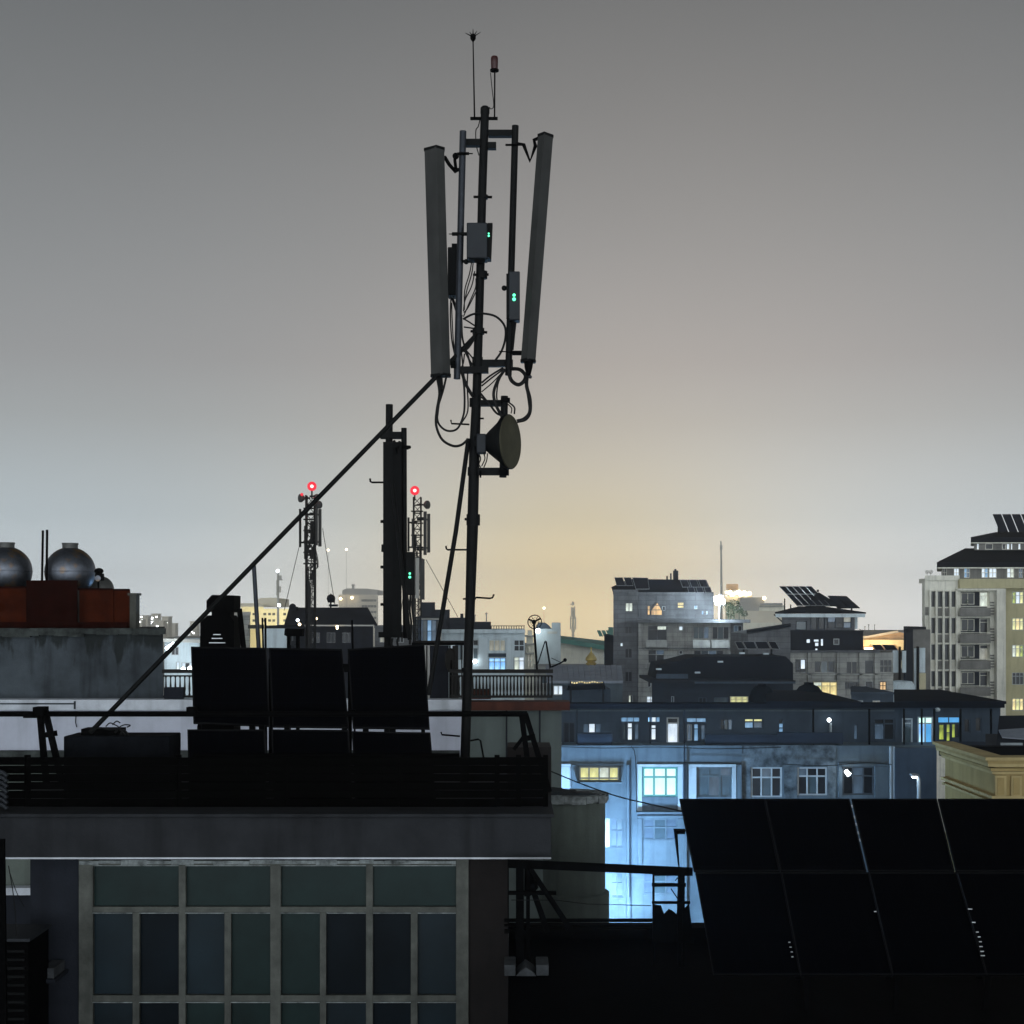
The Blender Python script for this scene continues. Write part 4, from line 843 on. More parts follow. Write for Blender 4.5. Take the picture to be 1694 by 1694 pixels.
for x0,y0,x1,y1,c in ((468,950,556,1150,2),(692,950,936,1100,3),(1070,950,1316,1100,3),(1450,950,1668,1100,3),(468,1330,556,1500,2),(692,1330,936,1480,3)):
    lo.win(*zD(x0,y0), *zD(x1,y1), ['glasshazed','glassteal','glasshazed'], c, 2, split=[.42], sash='bluewall')  # pale panes and wall-coloured bars imitate the haze that washes these windows out
lo.done()
block(bl, 'bare_brick_patch', 'roughwall', *zD(1386,440), *zD(1690,588), YA-.03, .03); block(bl, 'bare_brick_patch', 'roughwall', *zD(1386,588), *zD(1448,806), YA-.03, .03)
block(bl, 'bare_brick_patch', 'roughwall', *zE(0,420), *zE(420,566), YA-.035, .03); block(bl, 'bare_brick_patch', 'roughwall', *zE(70,566), *zE(158,780), YA-.03, .03); block(bl, 'bare_brick_patch', 'roughwall', *zE(364,566), *zE(420,780), YA-.03, .03)
def surround(z, x0,y0,x1,y1,xi0,yi0,xi1,mat='palecol',d=.12): # raised plaster surround round a bay
    part('bay_surround', MB().pb(*z(x0,y0),*z(x1,yi0-2),YA-d,d-.002).pb(*z(x0,yi0),*z(xi0-3,y1),YA-d,d-.002).pb(*z(xi1+3,yi0),*z(x1,y1),YA-d,d-.002), M[mat], bl)
surround(zD,652,570,972,905,690,588,936); surround(zD,1014,570,1346,815,1070,590,1315); surround(zD,228,568,556,700,245,585,527,'bluewall'); surround(zD,10,568,190,740,40,588,98)
surround(zD,655,930,975,1270,692,950,936,'bluewall'); surround(zE,440,545,780,775,466,566,682,'bluewall')
for x0,x1 in ((190,228),(578,606),(975,1000),(1356,1384)): block(bl, 'pilaster', 'bluewall', *zD(x0,575), *zD(x1,1800), YA-.2, .2)
for x0,x1 in ((788,798),(806,820)): block(bl, 'pilaster', 'palecol', *zE(x0,430), *zE(x1,800), YA-.2, .2)
block(bl, 'downpipe', 'palecol', *zE(798.5,430), *zE(805.5,800), YA-.12, .1)
block(bl, 'downpipe', 'bluedark', *zD(597,575), *zD(604,1500), YA-.3, .08); block(bl, 'downpipe', 'bluedark', *zD(980,430), *zD(990,815), YA-.28, .08)
block(bl, 'awning', 'bluewall', *zD(240,695), *zD(548,705), YA-.9, .9); block(bl, 'awning', 'bluewall', *zD(650,905), *zD(968,915), YA-.5, .5)
part('dark_bay', MB().pb(*zE(822,440),*zE(1103,1700),YA-.3,.29), M['bluetop'], bl)
for pts in ([zD(100,445),zD(420,455),zD(800,448),zD(1200,460),zD(1660,450)],[zD(930,560),zD(1100,556),zD(1380,566)],[zE(60,548),zE(330,560),zE(620,540),zE(800,552)],[zD(610,440),zD(640,520),zD(650,900)]):
    part('wall_cable', MB().tube(smooth_path([P(u, v, YA-.32) for u, v in pts], 4), .018, 5), M['cable'], bl)
# floodlight and street lamps in the alley
def street_lamp(label, u, v, Y, col, watts, mat, side=-1, s=1.0, pole='palecol', light=True):
    o = thing('street_lamp', label, 'street lamp', (P(u,0,Y).x, Y, 0), 'street lamps'); h = P(u,v,Y)
    part('post', MB().tube([(h.x-side*.28*s, Y, 0), (h.x-side*.28*s, Y, h.z-.1), (h.x-side*.22*s, Y, h.z+.05), (h.x, Y, h.z+.08)], [.09,.08,.06,.04], 10), M[pole], o)
    hd = part('head', MB().box(h.x-.2*s,h.x+.2*s,Y-.16,Y+.16,h.z+.03,h.z+.13), M['lamphead'], o, bevel=.02)
    part('lens', MB().sphere((h.x,Y-.05,h.z), .15*s, 10, 7, .6), M[mat], hd)
    if light: lamp('street_light', (h.x, Y-.35, h.z-.25), col, watts, .15, o)
    return o
street_lamp('white street lamp on a pale post at the dark end of the blue block', 1512, 1285, 58, (.8,.9,1), 2, 'lampwhite', s=.7)
fl2 = thing('floodlight', 'blue white floodlight on a post glaring low in the alley behind the round water tower', 'floodlight', (P(993,0,50).x, 50, 0))
h = P(993,1497,50); part('post', MB().cyl((h.x-.25,50.2,0),(h.x-.25,50.2,h.z+.1),.06), M['sashdark'], fl2); part('housing', MB().box(h.x-.35,h.x+.25,49.95,50.25,h.z-.2,h.z+.2), M['sashdark'], fl2, bevel=.02)
part('lens', MB().box(h.x-.30,h.x+.2,50.255,50.275,h.z-.16,h.z+.16), M['star'], fl2)
lamp('alley_or_added_light', (h.x+1.0, 57.4, h.z-.6), (.34,.62,1.0), 4600, .6, fl2)
lamp('alley_or_added_light', P(1018,1520,59.9), (.42,.72,1.0), 900, .3, fl2)  # second light added low to whiten the foot of the wall
wlm = thing('wall_lamp', 'bright white tilted wall lamp above the dark window of the blue block', 'lamp', P(1402,1278,YA-.1))
part('lens', MB().tube([P(1399,1275,YA-.5),P(1405,1282,YA-.5)], [.08,.10], 10), M['lampwhite'], wlm); part('arm', MB().cyl(P(1396,1272,YA-.45),P(1396,1272,YA),.03), M['sashdark'], wlm)
lamp('wall_light', P(1401,1285,YA-.9), (.7,.85,1), 10, .15, wlm)
wl2 = thing('wall_lamp', 'small round white lamp under the eave of the blue block, over a pale post', 'lamp', P(1371.6,1191,YA+1.5))
part('lens', MB().sphere(P(1371.6,1191,YA+1.2), .085, 12, 8), M['lampwhite'], wl2); part('bracket', MB().pb(1374,1196,1376,1212,YA+1.3,.28), M['palecol'], wl2)
part('arm', MB().cyl(P(1371.6,1191,YA+1.2),P(1371.6,1191,YA+1.6),.03), M['palecol'], wl2)
wl3 = thing('wall_lamp', 'pale spot lamp over the bright blue glazed door', 'lamp', P(1551,1173,YA+.8))
part('lens', MB().sphere(P(1551,1174,YA+.6), .12, 12, 8, .8), M['palecol'], wl3); part('arm', MB().cyl(P(1551,1174,YA+.6),P(1551,1174,YA+1.0),.04), M['palecol'], wl3)
lamp('door_light', P(1531,1200,YA+.4), (.5,.75,1), 14, .2, wl3)

# ------------------------------------------------------------------ ochre moulded house, lower roof beside it
YC = 44.0
cr = building('moulded_house', 'ochre rendered house with cream cornice mouldings and raised wall panels', 1660, YC)
X0, X1 = P(1645,0,YC).x, 26.0; YB2 = 49.0; vz = lambda v: P(0,v,YC).z
part('wall', MB().box(X0, X1, YC, YC+.29, 0, vz(1262)).box(X0, X0+.29, YC+.29, YB2, 0, vz(1262)).box(X0+.29, X1, YC+.29, YB2, 0, vz(1262)-1.2), M['creamwall'], cr)
for v0,v1,d,mt in ((1251,1256,.40,'creamtrim'),(1256,1262,.30,'creamwall'),(1262,1267,.28,'creamtrim'),(1270,1275,.16,'creamwall'),(1276,1280,.10,'creamtrim'),(1316,1321,.12,'creamtrim'),(1326,1330,.08,'creamtrim')):
    part('moulding', MB().box(X0-d, X1, YC-d, YC+.3, vz(v1), vz(v0)).box(X0-d, X0+.3, YC+.301, YB2+.1, vz(v1), vz(v0)), M[mt], cr)
for i,(x0,x1) in enumerate(((1500,1575),(1608,1680),(1716,1786),(1820,1890))):
    part('wall_panel', MB().pb(*zE(x0,628),*zE(x1,770),YC-.07,.069), M['creamtrim'], cr); part('panel_field', MB().pb(*zE(x0+14,642),*zE(x1-14,757),YC-.09,.0195), M['creamwall'], cr)
lr = building('low_roof_house', 'dark low house with a crumpled grey roof sheet beside the blue block', 1675, 52)
block(lr, 'wall', 'bluedark', 1630, 1233, 1780, 1600, 52, 5)
part('roof', MB().slab(P(1653,1184,56), P(1780,1182,56), P(1780,1234,52), P(1648,1234,52), .15), M['darkroof2'], lr)
part('roof_sheet', MB().slab(P(1652,1207,53.8), P(1700,1204,53.8), P(1700,1222,52.5), P(1658,1219,52.7), .05), M['bluesheet'], lr)
block(lr, 'ledge', 'palecol', 1656, 1229, 1692, 1233, 51.9, .1)
block(lr, 'eave', 'black', 1560, 1235, 1780, 1252, 51.5, .5)

# ------------------------------------------------------------------ tower block with hipped roofs
YT = 150.0
tw = building('tower_block', 'tall cream tower block with stacked hipped roofs, balconies and lit windows', 1612, YT)
Z = zC_
tf = Facade(tw, 1530, Z(0,610)[1], 1664, vg(YT), YT, 16, 'towerwall', 'front_wall', thick=1.02)
for row in (700, 906, 1112, 1320, 1528, 1735):
    for x in (376, 432, 486, 536): tf.win(*Z(x,row), *Z(x+33,row+118), 'glassdark', 1, 1, sash='sashdark')
    i = [700, 906, 1112, 1320, 1528, 1735].index(row)
    tf.hole(*Z(608,row), *Z(836,row+125))
    st = part('balcony', MB().pb(*Z(604,row+126),*Z(842,row+190),YT-1.1,.15).pb(*Z(604,row+186),*Z(842,row+192),YT-.95,.95), M['towerdark'], tw)
    part('balcony_rail', MB().pb(*Z(604,row+112),*Z(842,row+117),YT-1.1,.12), M['towerwall'], st)
    part('recess_wall', MB().pb(*Z(606,row-2),*Z(838,row+127),YT+.9,.1), M['darkroof2'], tw)  # shade of the balcony recess put into the charcoal colour
    wv = window(tw, *Z(612,row+8), *Z(716,row+100), YT+.75, 'glassdark', 2, 1, sash='towerwall'); wv2 = window(tw, *Z(756,row+4), *Z(820,row+118), YT+.75, ['pale'] if i in (0, 4) else ['glassdark','dimwarm' if i == 2 else 'glassdark'], 1, 2, sash='towerwall', split=[.25])
    tf.win(*Z(884,row+2), *Z(932,row+58), 'white' if i == 0 else 'glassdark', 2, 1)
    lv = MB()
    for k in range(5): lv.pb(*Z(840,row+80+k*22), *Z(888,row+91+k*22), YT-.12, .118)
    part('louvre_stack', lv, M['towerdark'], tw)
    for x in (376,): 
        part('spandrel', MB().pb(*Z(432,row+128),*Z(465,row+196),YT-.05,.049), M['towerdark'], tw); part('spandrel', MB().pb(*Z(486,row+128),*Z(519,row+196),YT-.05,.049), M['towerdark'], tw)
    block(tw, 'belt', 'towerwall', *Z(370,row-14), *Z(604,row-5), YT-.3, .298)
    block(tw, 'side_recess', 'towerdark', *Z(332,row+120), *Z(362,row+185), YT-.02, .019)
tf.done()
for x in (366, 414, 470, 523, 573): block(tw, 'pilaster', 'towerwall', *Z(x,690), *Z(x+14,1900), YT-.35, .348)
block(tw, 'pier', 'towerwall', *Z(890,676), *Z(958,1900), YT-.9, .898)
block(tw, 'lintel_band', 'towerwall', *Z(584,676), *Z(889,690), YT-.9, .898)
tr2 = Facade(tw, 1664.2, Z(0,610)[1], 1760, vg(YT), YT+.9, 14, 'towertan', 'side_wall')
for y,c in ((700,['lime','white','yellow']),(905,['yellow','warm','yellow']),(1115,['pale','yellow','lime']),(1330,['glassdark']*3),(1530,['warm','yellow','warm']),(1740,['glassdark']*3)):
    tr2.win(*Z(1008,y), *Z(1100,y+95), c, 3, 2, split=[.3]); tr2.win(*Z(1180,y), *Z(1270,y+95), 'glassdark', 3, 2, split=[.3])
tr2.done()
block(tw, 'top_band', 'towertan', *Z(600,600), *Z(1400,674), YT-.55, 1.3); block(tw, 'parapet', 'towerwall', *Z(330,574), *Z(600,612), YT-.2, 15)
sf_ = Facade(tw, Z(463,0)[0], Z(0,500)[1], 1770, Z(0,600)[1], YT+1.5, 13, 'towerdark', 'upper_storey', thick=.2)
for x0,x1,c in ((470,500,['glassdark']),(555,597,['white']),(634,682,['blue','dimblue']),(770,824,['white','blue']),(828,890,['white']),(968,1026,['white','pale']),(1060,1092,['dimblue'])): sf_.win(*Z(x0,512), *Z(x1,592), c, 2, 2, sash='towerwall')
sf_.done()
def rect_roof(x0,x1,ye,yt,ix,over,Yr,d,mt,iy=3):
    A,B = P(Z(x0,0)[0],0,Yr).x, P(Z(x1,0)[0],0,Yr).x; ze, zt_ = P(0,Z(0,ye)[1],Yr-over).z, P(0,Z(0,yt)[1],Yr+iy).z
    return MB().hip(A,B,Yr,Yr+d,ze,over,zt_,ix,iy,.5)
part('lower_roof', rect_roof(470,4000,508,362,4.2,.9,YT+1.5,13,'darkroof',6), M['darkroof'], tw)
part('soffit', MB().plan(P(Z(440,0)[0],0,YT).x, P(1790,0,YT).x, YT+.6, YT+12, P(0,Z(0,509)[1],YT).z-.12, P(0,Z(0,509)[1],YT).z), M['towerwall'], tw)
u2 = Facade(tw, Z(716,0)[0], Z(0,318)[1], 1740, Z(0,376)[1], YT+5, 6, 'towerdark', 'top_storey', thick=.2)
for x0,x1,c in ((734,752,'white'),(800,860,'glassdark'),(930,960,'glassdark'),(966,990,'white'),(1000,1012,'white'),(1056,1076,'white')): u2.win(*Z(x0,326), *Z(x1,372), c, 1, 1, sash='towerwall')
u2.done()
part('upper_roof', rect_roof(722,4000,312,236,3.2,.7,YT+5,7,'darkroof',3), M['darkroof'], tw)
part('soffit', MB().plan(P(Z(696,0)[0],0,YT+4).x, P(1750,0,YT+4).x, YT+4.4, YT+11, P(0,Z(0,322)[1],YT+4).z, P(0,Z(0,315)[1],YT+4).z), M['towerwall'], tw)
qs = []
for i in range(5):
    a_, b_ = 858+i*74, 858+(i+1)*74-9; qs.append([Z(a_,97), Z(b_,97), Z(b_+56,236), Z(a_+56,236)])
quads_array('solar_array', 'dark solar panels slanting above the topmost roof of the tower block', qs, lambda v: YT+8-(v-850)/30*2.5, [(P(Z(905,0)[0],870,YT+7), P(Z(905,0)[0],893,YT+7), .2), (P(Z(1080,0)[0],870,YT+7), P(Z(1080,0)[0],893,YT+7), .2)], mat='panelfar', rw=.05)
def bush(label, u, v, r, Y, base_v, n=260, seed=1, flat=.8, name='shrub', cat='shrub', group=None):
    rr = random.Random(seed); c = P(u,v,Y); R_ = px(r,Y); o = thing(name, label, cat, P(u,base_v,Y), group); m = MB()
    for k in range(n):
        d = Vector((rr.gauss(0,1),rr.gauss(0,1),rr.gauss(0,1))).normalized()*R_*rr.uniform(.35,1)**.6; d.z *= flat; p = c+d; s = R_*rr.uniform(.10,.2)
        a = Vector((rr.gauss(0,1),rr.gauss(0,1),rr.gauss(0,1))).normalized(); b = a.orthogonal().normalized()
        m.add([p-a*s, p+b*s*.5, p+a*s, p-b*s*.5], [(0,1,2,3)])
    part('foliage', m, M['leaf'], o); part('stem', MB().cyl(P(u,base_v,Y), c, R_*.10, R_*.05, 6), M['leaf'], o); return o
for i,(x,y,r) in enumerate(((347,546,3.4),(376,546,3.6))): bush(['clipped round shrub at the outer corner of the tower terrace','clipped round shrub on the tower terrace, second from its outer corner'][i], *Z(x,y), r, YT+.5, Z(0,576)[1], 160, i+5, 1, group='terrace shrubs on the tower')
for i,(x,r) in enumerate(((660,5),(680,4.2),(690,4),(665,4))): bush(['pale rounded balcony plant on the top balcony of the tower','balcony plant on the second balcony of the tower','balcony plant at the third balcony window of the tower','balcony plant low behind the third balcony rail'][i], *Z(x,(778,1004,1150,1215)[i]), r, YT-.6, Z(0,(822,1030,1236,1236)[i])[1], 120, i+20, .8, name='balcony_plant', cat='plant', group='balcony plants on the tower')
# ------------------------------------------------------------------ dark stone apartment house with roof panels and bright floodlight
YD = 140.0
ap = building('stone_apartments', 'dark stone apartment house with roof solar panels and a glaring terrace floodlight', 1120, YD)
Z = zA
wg = Facade(ap, Z(185,0)[0], Z(0,512)[1], Z(400,0)[0], vg(YD), YD, 14, 'aptwall', 'wing_wall')
wg.win(*Z(287,620), *Z(356,698), 'pale', 2, 1, sash='aptwall')
for y0,y1 in ((825,892),(1020,1105),(1222,1312)): wg.win(*Z(284,y0), *Z(350,y1), 'glassdark', 2, 1, sash='aptwall')
wg.win(*Z(244,972), *Z(268,1002), 'white', 1, 1); wg.win(*Z(220,1310), *Z(262,1380), 'glassteal', 2, 1); wg.win(*Z(318,1432), *Z(352,1505), ['pale','glassteal'], 2, 1)
wg.done()
block(ap, 'wing_cornice', 'aptwall', *Z(180,505), *Z(402,530), YD-.4, 14.5)
w2 = Facade(ap, Z(105,0)[0], Z(0,910)[1], Z(184,0)[0], vg(YD), YD+2, 10, 'darkwall', 'annex_wall')
w2.win(*Z(116,1225), *Z(198-16,1312), 'glassdark', 2, 1, sash='aptwall'); w2.win(*Z(108,1420), *Z(148,1500), 'orange', 1, 1); w2.win(*Z(154,1428), *Z(182,1502), 'pale', 2, 1)
w2.done()
block(ap, 'annex_step', 'darkroof', *Z(112,905), *Z(186,965), YD+1.8, 9)
mf = Facade(ap, Z(402,0)[0], Z(0,790)[1], Z(1210,0)[0], vg(YD), YD-.6, 14, 'aptlight', 'front_wall')
mf.win(*Z(486,822), *Z(652,948), ['glassdark','pale','glassdark','glassdark'], 2, 2, split=[.28], sash='aptwall'); mf.win(*Z(756,824), *Z(794,864), 'white', 1, 1)
mf.win(*Z(882,828), *Z(1024,938), ['glassteal','glassteal','dimblue'], 3, 1, sash='aptlight'); mf.win(*Z(1048,828), *Z(1198,940), ['glassdark','glassteal','glassdark'], 3, 1, sash='aptlight')
mf.win(*Z(486,1032), *Z(632,1150), ['glassdark','dimblue','glassdark','glassdark'], 2, 2, split=[.35], sash='aptlight'); mf.win(*Z(760,1040), *Z(790,1070), 'glassdark', 1, 1); mf.win(*Z(886,1036), *Z(1150,1090), ['glassdark','glassteal','dimblue','glassdark'], 4, 1, sash='aptlight')
mf.win(*Z(484,1240), *Z(512,1360), 'glassdark', 1, 1); mf.win(*Z(474,1438), *Z(548,1522), 'white', 2, 2, split=[.4])
mf.done()
for x0,x1,y0,y1 in ((470,655,948,1010),(880,1030,948,1014),(1044,1200,948,1014),(470,640,1150,1200)):
    st = part('balcony', MB().pb(*Z(x0,y0),*Z(x1,y1),YD-1.7,.15).pb(*Z(x0,y1-6),*Z(x1,y1),YD-1.55,.94), M['aptlight'], ap)
for y in (865, 1015, 1110, 1210, 1310, 1400): block(ap, 'string_course', 'aptlight', *Z(404,y), *Z(480,y+7), YD-.7, .099)
block(ap, 'string_course', 'aptwall', *Z(404,1014), *Z(1208,1022), YD-.8, .199); block(ap, 'corner_pier', 'aptlight', *Z(404,800), *Z(430,1900), YD-.72, .119)
block(ap, 'terrace_slab', 'aptwall', *Z(398,768), *Z(1384,796), YD-2.2, 15)
rb_ = Facade(ap, Z(1212,0)[0], Z(0,796)[1], Z(1320,0)[0], vg(YD), YD+1, 10, 'aptwall', 'end_wall'); rb_.win(*Z(1238,820), *Z(1312,940), ['dimblue','glassdark'], 2, 2, sash='palecol'); rb_.done()
pt = Facade(ap, Z(402,0)[0], Z(0,528)[1], Z(1062,0)[0], Z(0,766)[1], YD+1, 11, 'aptwall', 'penthouse_wall')
pt.win(*Z(742,614), *Z(804,668), 'warm', 1, 1, sash='aptwall'); pt.win(*Z(480,645), *Z(508,728), 'orange', 1, 1, sash='aptwall'); pt.win(*Z(890,640), *Z(920,676), 'blue', 1, 1); pt.win(*Z(612,650), *Z(640,690), 'glassdark', 1, 1)
pt.win(*Z(955,690), *Z(1015,724), ['blue','glassdark'], 3, 1, sash='aptwall')
pt.done()
gw = part('gable_window', MB().pp([Z(510,735),Z(615,735),Z(615,690),Z(570,610),Z(560,612),Z(528,664)], YD+.9, .098), M['aptwall'], ap)
part('pane', MB().pp([Z(517,730),Z(608,730),Z(607,690),Z(569,622),Z(532,668),Z(517,690)], YD+.87, .03), M['orange'], gw)
for y in (548, 578, 640, 680, 726): block(ap, 'string_course', 'aptwall', *Z(404,y), *Z(1060,y+6), YD+.86, .139)
part('penthouse_roof', MB().pp([Z(232,532),Z(1045,530),Z(1020,470),Z(998,420),Z(500,414),Z(340,412),Z(215,470)], YD+2.5, 8), M['darkroof'], ap)
block(ap, 'chimney', 'darkroof2', *Z(715,338), *Z(752,420), YD+5, .9); block(ap, 'chimney_pot', 'darkroof2', *Z(722,324), *Z(736,338), YD+5.2, .4)
for x,y in ((655,385),(688,362)): block(ap, 'flue', 'darkroof2', *Z(x-6,y), *Z(x+6,418), YD+4, .25)
qs = [[Z(192,398),Z(264,398),Z(292,470),Z(212,470)],[Z(274,398),Z(338,399),Z(358,470),Z(298,470)],[Z(350,399),Z(486,402),Z(500,500),Z(380,500)]]
quads_array('solar_array', 'solar panels with white edges at the wing end of the dark stone apartment roof', qs, lambda v: YD+2.2-(v-955)/15*1.5, [(P(Z(235,0)[0],966,YD+1.5),P(Z(235,0)[0],980,YD+1.5),.15),(P(Z(370,0)[0],966,YD+1.5),P(Z(370,0)[0],980,YD+1.5),.15)], mat='panelfar', rim='alu', rw=.05)
qs = [[Z(x,418),Z(x+66,418),Z(x+92,484),Z(x+24,484)] for x in (765,846,926)] + [[Z(x,482),Z(x+58,482),Z(x+72,530),Z(x+14,530)] for x in (830,905,975)]
quads_array('solar_array', 'small white edged solar panels beside the floodlight end of the dark stone roof', qs, lambda v: YD+2.2-(v-959)/20*1.5, [(P(Z(800,0)[0],966,YD+1.5),P(Z(800,0)[0],980,YD+1.5),.15),(P(Z(960,0)[0],966,YD+1.5),P(Z(960,0)[0],980,YD+1.5),.15)], mat='panelfar', rim='alu', rw=.045)
fo = thing('floodlight', 'glaring white floodlight on a short pole at the terrace corner of the dark stone apartments', 'floodlight', P(*Z(1110,768),YD-1.2))
hs = MB()
for dx_, dz_ in ((-17,-10),(4,-16),(-6,12),(16,6)): hs.pb(*Z(1112+dx_*1.5-24,600+dz_*1.5-20),*Z(1112+dx_*1.5+24,600+dz_*1.5+20),YD-1.5-.05*abs(dx_)/10,.12)
part('lens', hs, M['star'], fo, bevel=.12); part('pole', MB().cyl(P(*Z(1110,768),YD-1.2),P(*Z(1110,600),YD-1.2),.08), M['sash'], fo)
part('housing', MB().box(P(*Z(1090,0),YD).x,P(*Z(1134,0),YD).x,YD-1.35,YD-1.0,P(*Z(0,640),YD).z,P(*Z(0,560),YD).z), M['sashdark'], fo)
lamp('terrace_light', P(*Z(1112,640),YD-2.9), (.72,.88,1), 2200, .4, fo)
for i,(x,y,r) in enumerate(((1190,650,9),(1240,640,11),(1285,680,8),(1330,715,7),(1210,712,8))): bush(['leafy terrace shrub right under the glaring floodlight','tall floodlit terrace shrub, largest of the row','floodlit terrace shrub behind the planter edge','low dark shrub at the outer end of the terrace slab','low floodlit shrub at the foot of the tall terrace shrub'][i], *Z(x,y), r, YD+.5, Z(0,768)[1], 200, 40+i, .9, group='shrubs on the floodlit terrace')
# ------------------------------------------------------------------ house with pointed hip roof
YE = 120.0; Z = zB
hh_ = building('hip_roof_house', 'dark pavilion house with a pointed hip roof between two solar arrays', 1354, YE)
A, B_ = P(Z(470,0)[0],0,YE).x, P(Z(1066,0)[0],0,YE).x
ze = P(0,Z(0,474)[1],YE).z
part('hip_roof', MB().hip(A,B_,YE,YE+9,ze,0.75,P(0,Z(0,414)[1],YE+3).z,1.9,3,.12), M['darkroof'], hh_)
part('roof_cone', MB().loft([[P(*Z(x,y),YE+3+d) for x,y,d in ((660,415,0),(960,415,0),(960,413,4),(660,413,4))],[P(*Z(x,y),YE+4.5+d) for x,y,d in ((752,300,0),(774,300,0),(774,300,.8),(752,300,.8))]]), M['darkroof'], hh_)
part('finial', MB().sphere(P(*Z(762,286),YE+4.6), px(2.2,YE), 8, 6), M['darkroof'], hh_)
part('soffit', MB().plan(A-.7,B_+.7,YE-.7,YE+8,ze-.3,ze-.01), M['palewall'], hh_)
sv = Facade(hh_, Z(470,0)[0], Z(0,480)[1], Z(1066,0)[0], Z(0,612)[1], YE, 8, 'aptwall', 'pavilion_wall')
for x0,x1,y0,y1,c in ((580,672,534,612,['glassteal']),(700,760,494,606,['glassdark','darkwall']),(764,822,494,606,['glassdark']),(840,1040,494,596,['dimblue','glassdark','dimwarm','glassdark','glassdark','dimblue'])): sv.win(*Z(x0,y0), *Z(x1,y1-1), c, 3 if x0 == 840 else 1, 2 if x0 == 840 else 1, sash='darkroof2')
sv.done()
part('corner_brace', MB().cyl(P(*Z(400,480),YE),P(*Z(468,540),YE),.05), M['darkwall'], hh_); block(hh_, 'pale_post', 'palewall', *Z(1070,490), *Z(1090,600), YE+.3, .15)
mb = Facade(hh_, Z(538,0)[0], Z(0,612)[1], Z(1136,0)[0], Z(0,782)[1], YE-1, 9, 'darkwall', 'middle_wall')
for x0,x1,y0,y1 in ((668,700,684,716),(728,772,686,706),(738,770,712,742),(786,808,682,740),(740,762,760,782)): mb.win(*Z(x0,y0), *Z(x1,y1), 'white', 1, 1, sash='darkwall', fw=.02)
mb.win(*Z(890,680), *Z(940,730), 'glassdark', 1, 1); mb.done()
block(hh_, 'middle_cornice', 'darkroof2', *Z(520,612), *Z(1140,622), YE-1.3, .3); block(hh_, 'middle_cornice', 'aptwall', *Z(520,778), *Z(1276,796), YE-2.2, 1.1)
lf = Facade(hh_, Z(528,0)[0], Z(0,796)[1], Z(1384,0)[0], vg(YE), YE-1.8, 12, 'aptlight', 'lower_wall')
lf.win(*Z(576,850), *Z(664,958), ['glassdark','white','glassdark','glassdark'], 2, 2, split=[.75], sash='aptwall'); lf.win(*Z(730,862), *Z(904,962), ['glassdark','glassteal','glassdark'], 3, 1, sash='aptlight'); lf.win(*Z(994,866), *Z(1090,970), 'glassdark', 2, 1, sash='aptlight'); lf.win(*Z(1150,860), *Z(1220,970), 'glassdark', 1, 1, sash='aptwall'); lf.win(*Z(1270,852), *Z(1376,960), 'glassdark', 3, 2, sash='aptlight')
lf.win(*Z(724,1036), *Z(932,1156), ['pale','warm','warm','yellow','warm','warm'], 3, 2, split=[.28], sash='yellowlit'); lf.win(*Z(986,1040), *Z(1090,1096), 'glassdark', 3, 1, sash='aptwall'); lf.win(*Z(1272,1034), *Z(1328,1104), 'orange', 2, 2, sash='sashdark', split=[.45]); lf.win(*Z(1150,1030), *Z(1220,1100), 'glassdark', 1, 1)
lf.done()
block(hh_, 'string_course', 'aptlight', *Z(530,968), *Z(1384,980), YE-2.0, .199); block(hh_, 'string_course', 'aptlight', *Z(530,1024), *Z(1384,1032), YE-1.95, .149)
for x in (680, 920, 1104, 1230): block(hh_, 'pilaster', 'aptlight', *Z(x,800), *Z(x+26,1400), YE-2.0, .1985)
qs = []
for r_ in range(2):
    for c_ in range(5):
        f = lambda i, j: (442+i*54+j*(148+i*1.5)/1.0*1.0, 248+j*160)
        q = [f(c_+.03, r_*.42+.0), f(c_+.93, r_*.42+0), f(c_+.93, r_*.42+(.40 if r_ == 0 else .58)), f(c_+.03, r_*.42+(.40 if r_ == 0 else .58))]; qs.append([Z(*p) for p in q])
quads_array('solar_array', 'large tilted grid of ten solar panels beside the pointed hip roof', qs, lambda v: YE+6-(v-969)/33*3.2, [(P(1298,990,YE+4),P(1298,1019,YE+4),.09),(P(1308,1000,YE+3),P(1308,1018,YE+3),.09),(P(1340,1000,YE+3.5),P(1340,1016,YE+3.5),.12)], mat='panelfar', rim='alu', rw=.05)
qs = [[Z(842,326),Z(918,327),Z(1010,428),Z(925,430)],[Z(922,327),Z(1000,330),Z(1050,376),Z(965,376)],[Z(968,378),Z(1054,378),Z(1108,426),Z(1014,428)]]
quads_array('solar_array', 'dark stepped solar panels behind the pointed hip roof, on its far side', qs, lambda v: YE+7-(v-985)/20*2, [(P(Z(930,0)[0],1003,YE+5.5),P(Z(930,0)[0],1013,YE+5.5),.12),(P(Z(1040,0)[0],1000,YE+5.5),P(Z(1040,0)[0],1013,YE+5.5),.12)], mat='panelfar', rim='rim', rw=.05)
for x, y0, y1 in ((1150,575,612),(1182,560,610),(1230,562,612),(1110,598,625)):
    part('aerial', MB().cyl(P(*Z(x,y1),YE+4),P(*Z(x,y0),YE+4),.03).cyl(P(*Z(x-8,y0+8),YE+4),P(*Z(x+8,y0+6),YE+4),.02), M['fargrey'], hh_)
gb = building('gabled_house', 'grey house with a shallow sloping roof below the pointed hip roof', 1270, 112)
part('wall', MB().pp([Z(186,640),Z(536,585),Z(538,1400),Z(186,1400)], 112, 9), M['aptwall'], gb); part('roof', MB().slab(P(*Z(176,634),111.5),P(*Z(176,626),121),P(*Z(540,572),121),P(*Z(540,582),111.5),.2), M['darkroof'], gb)
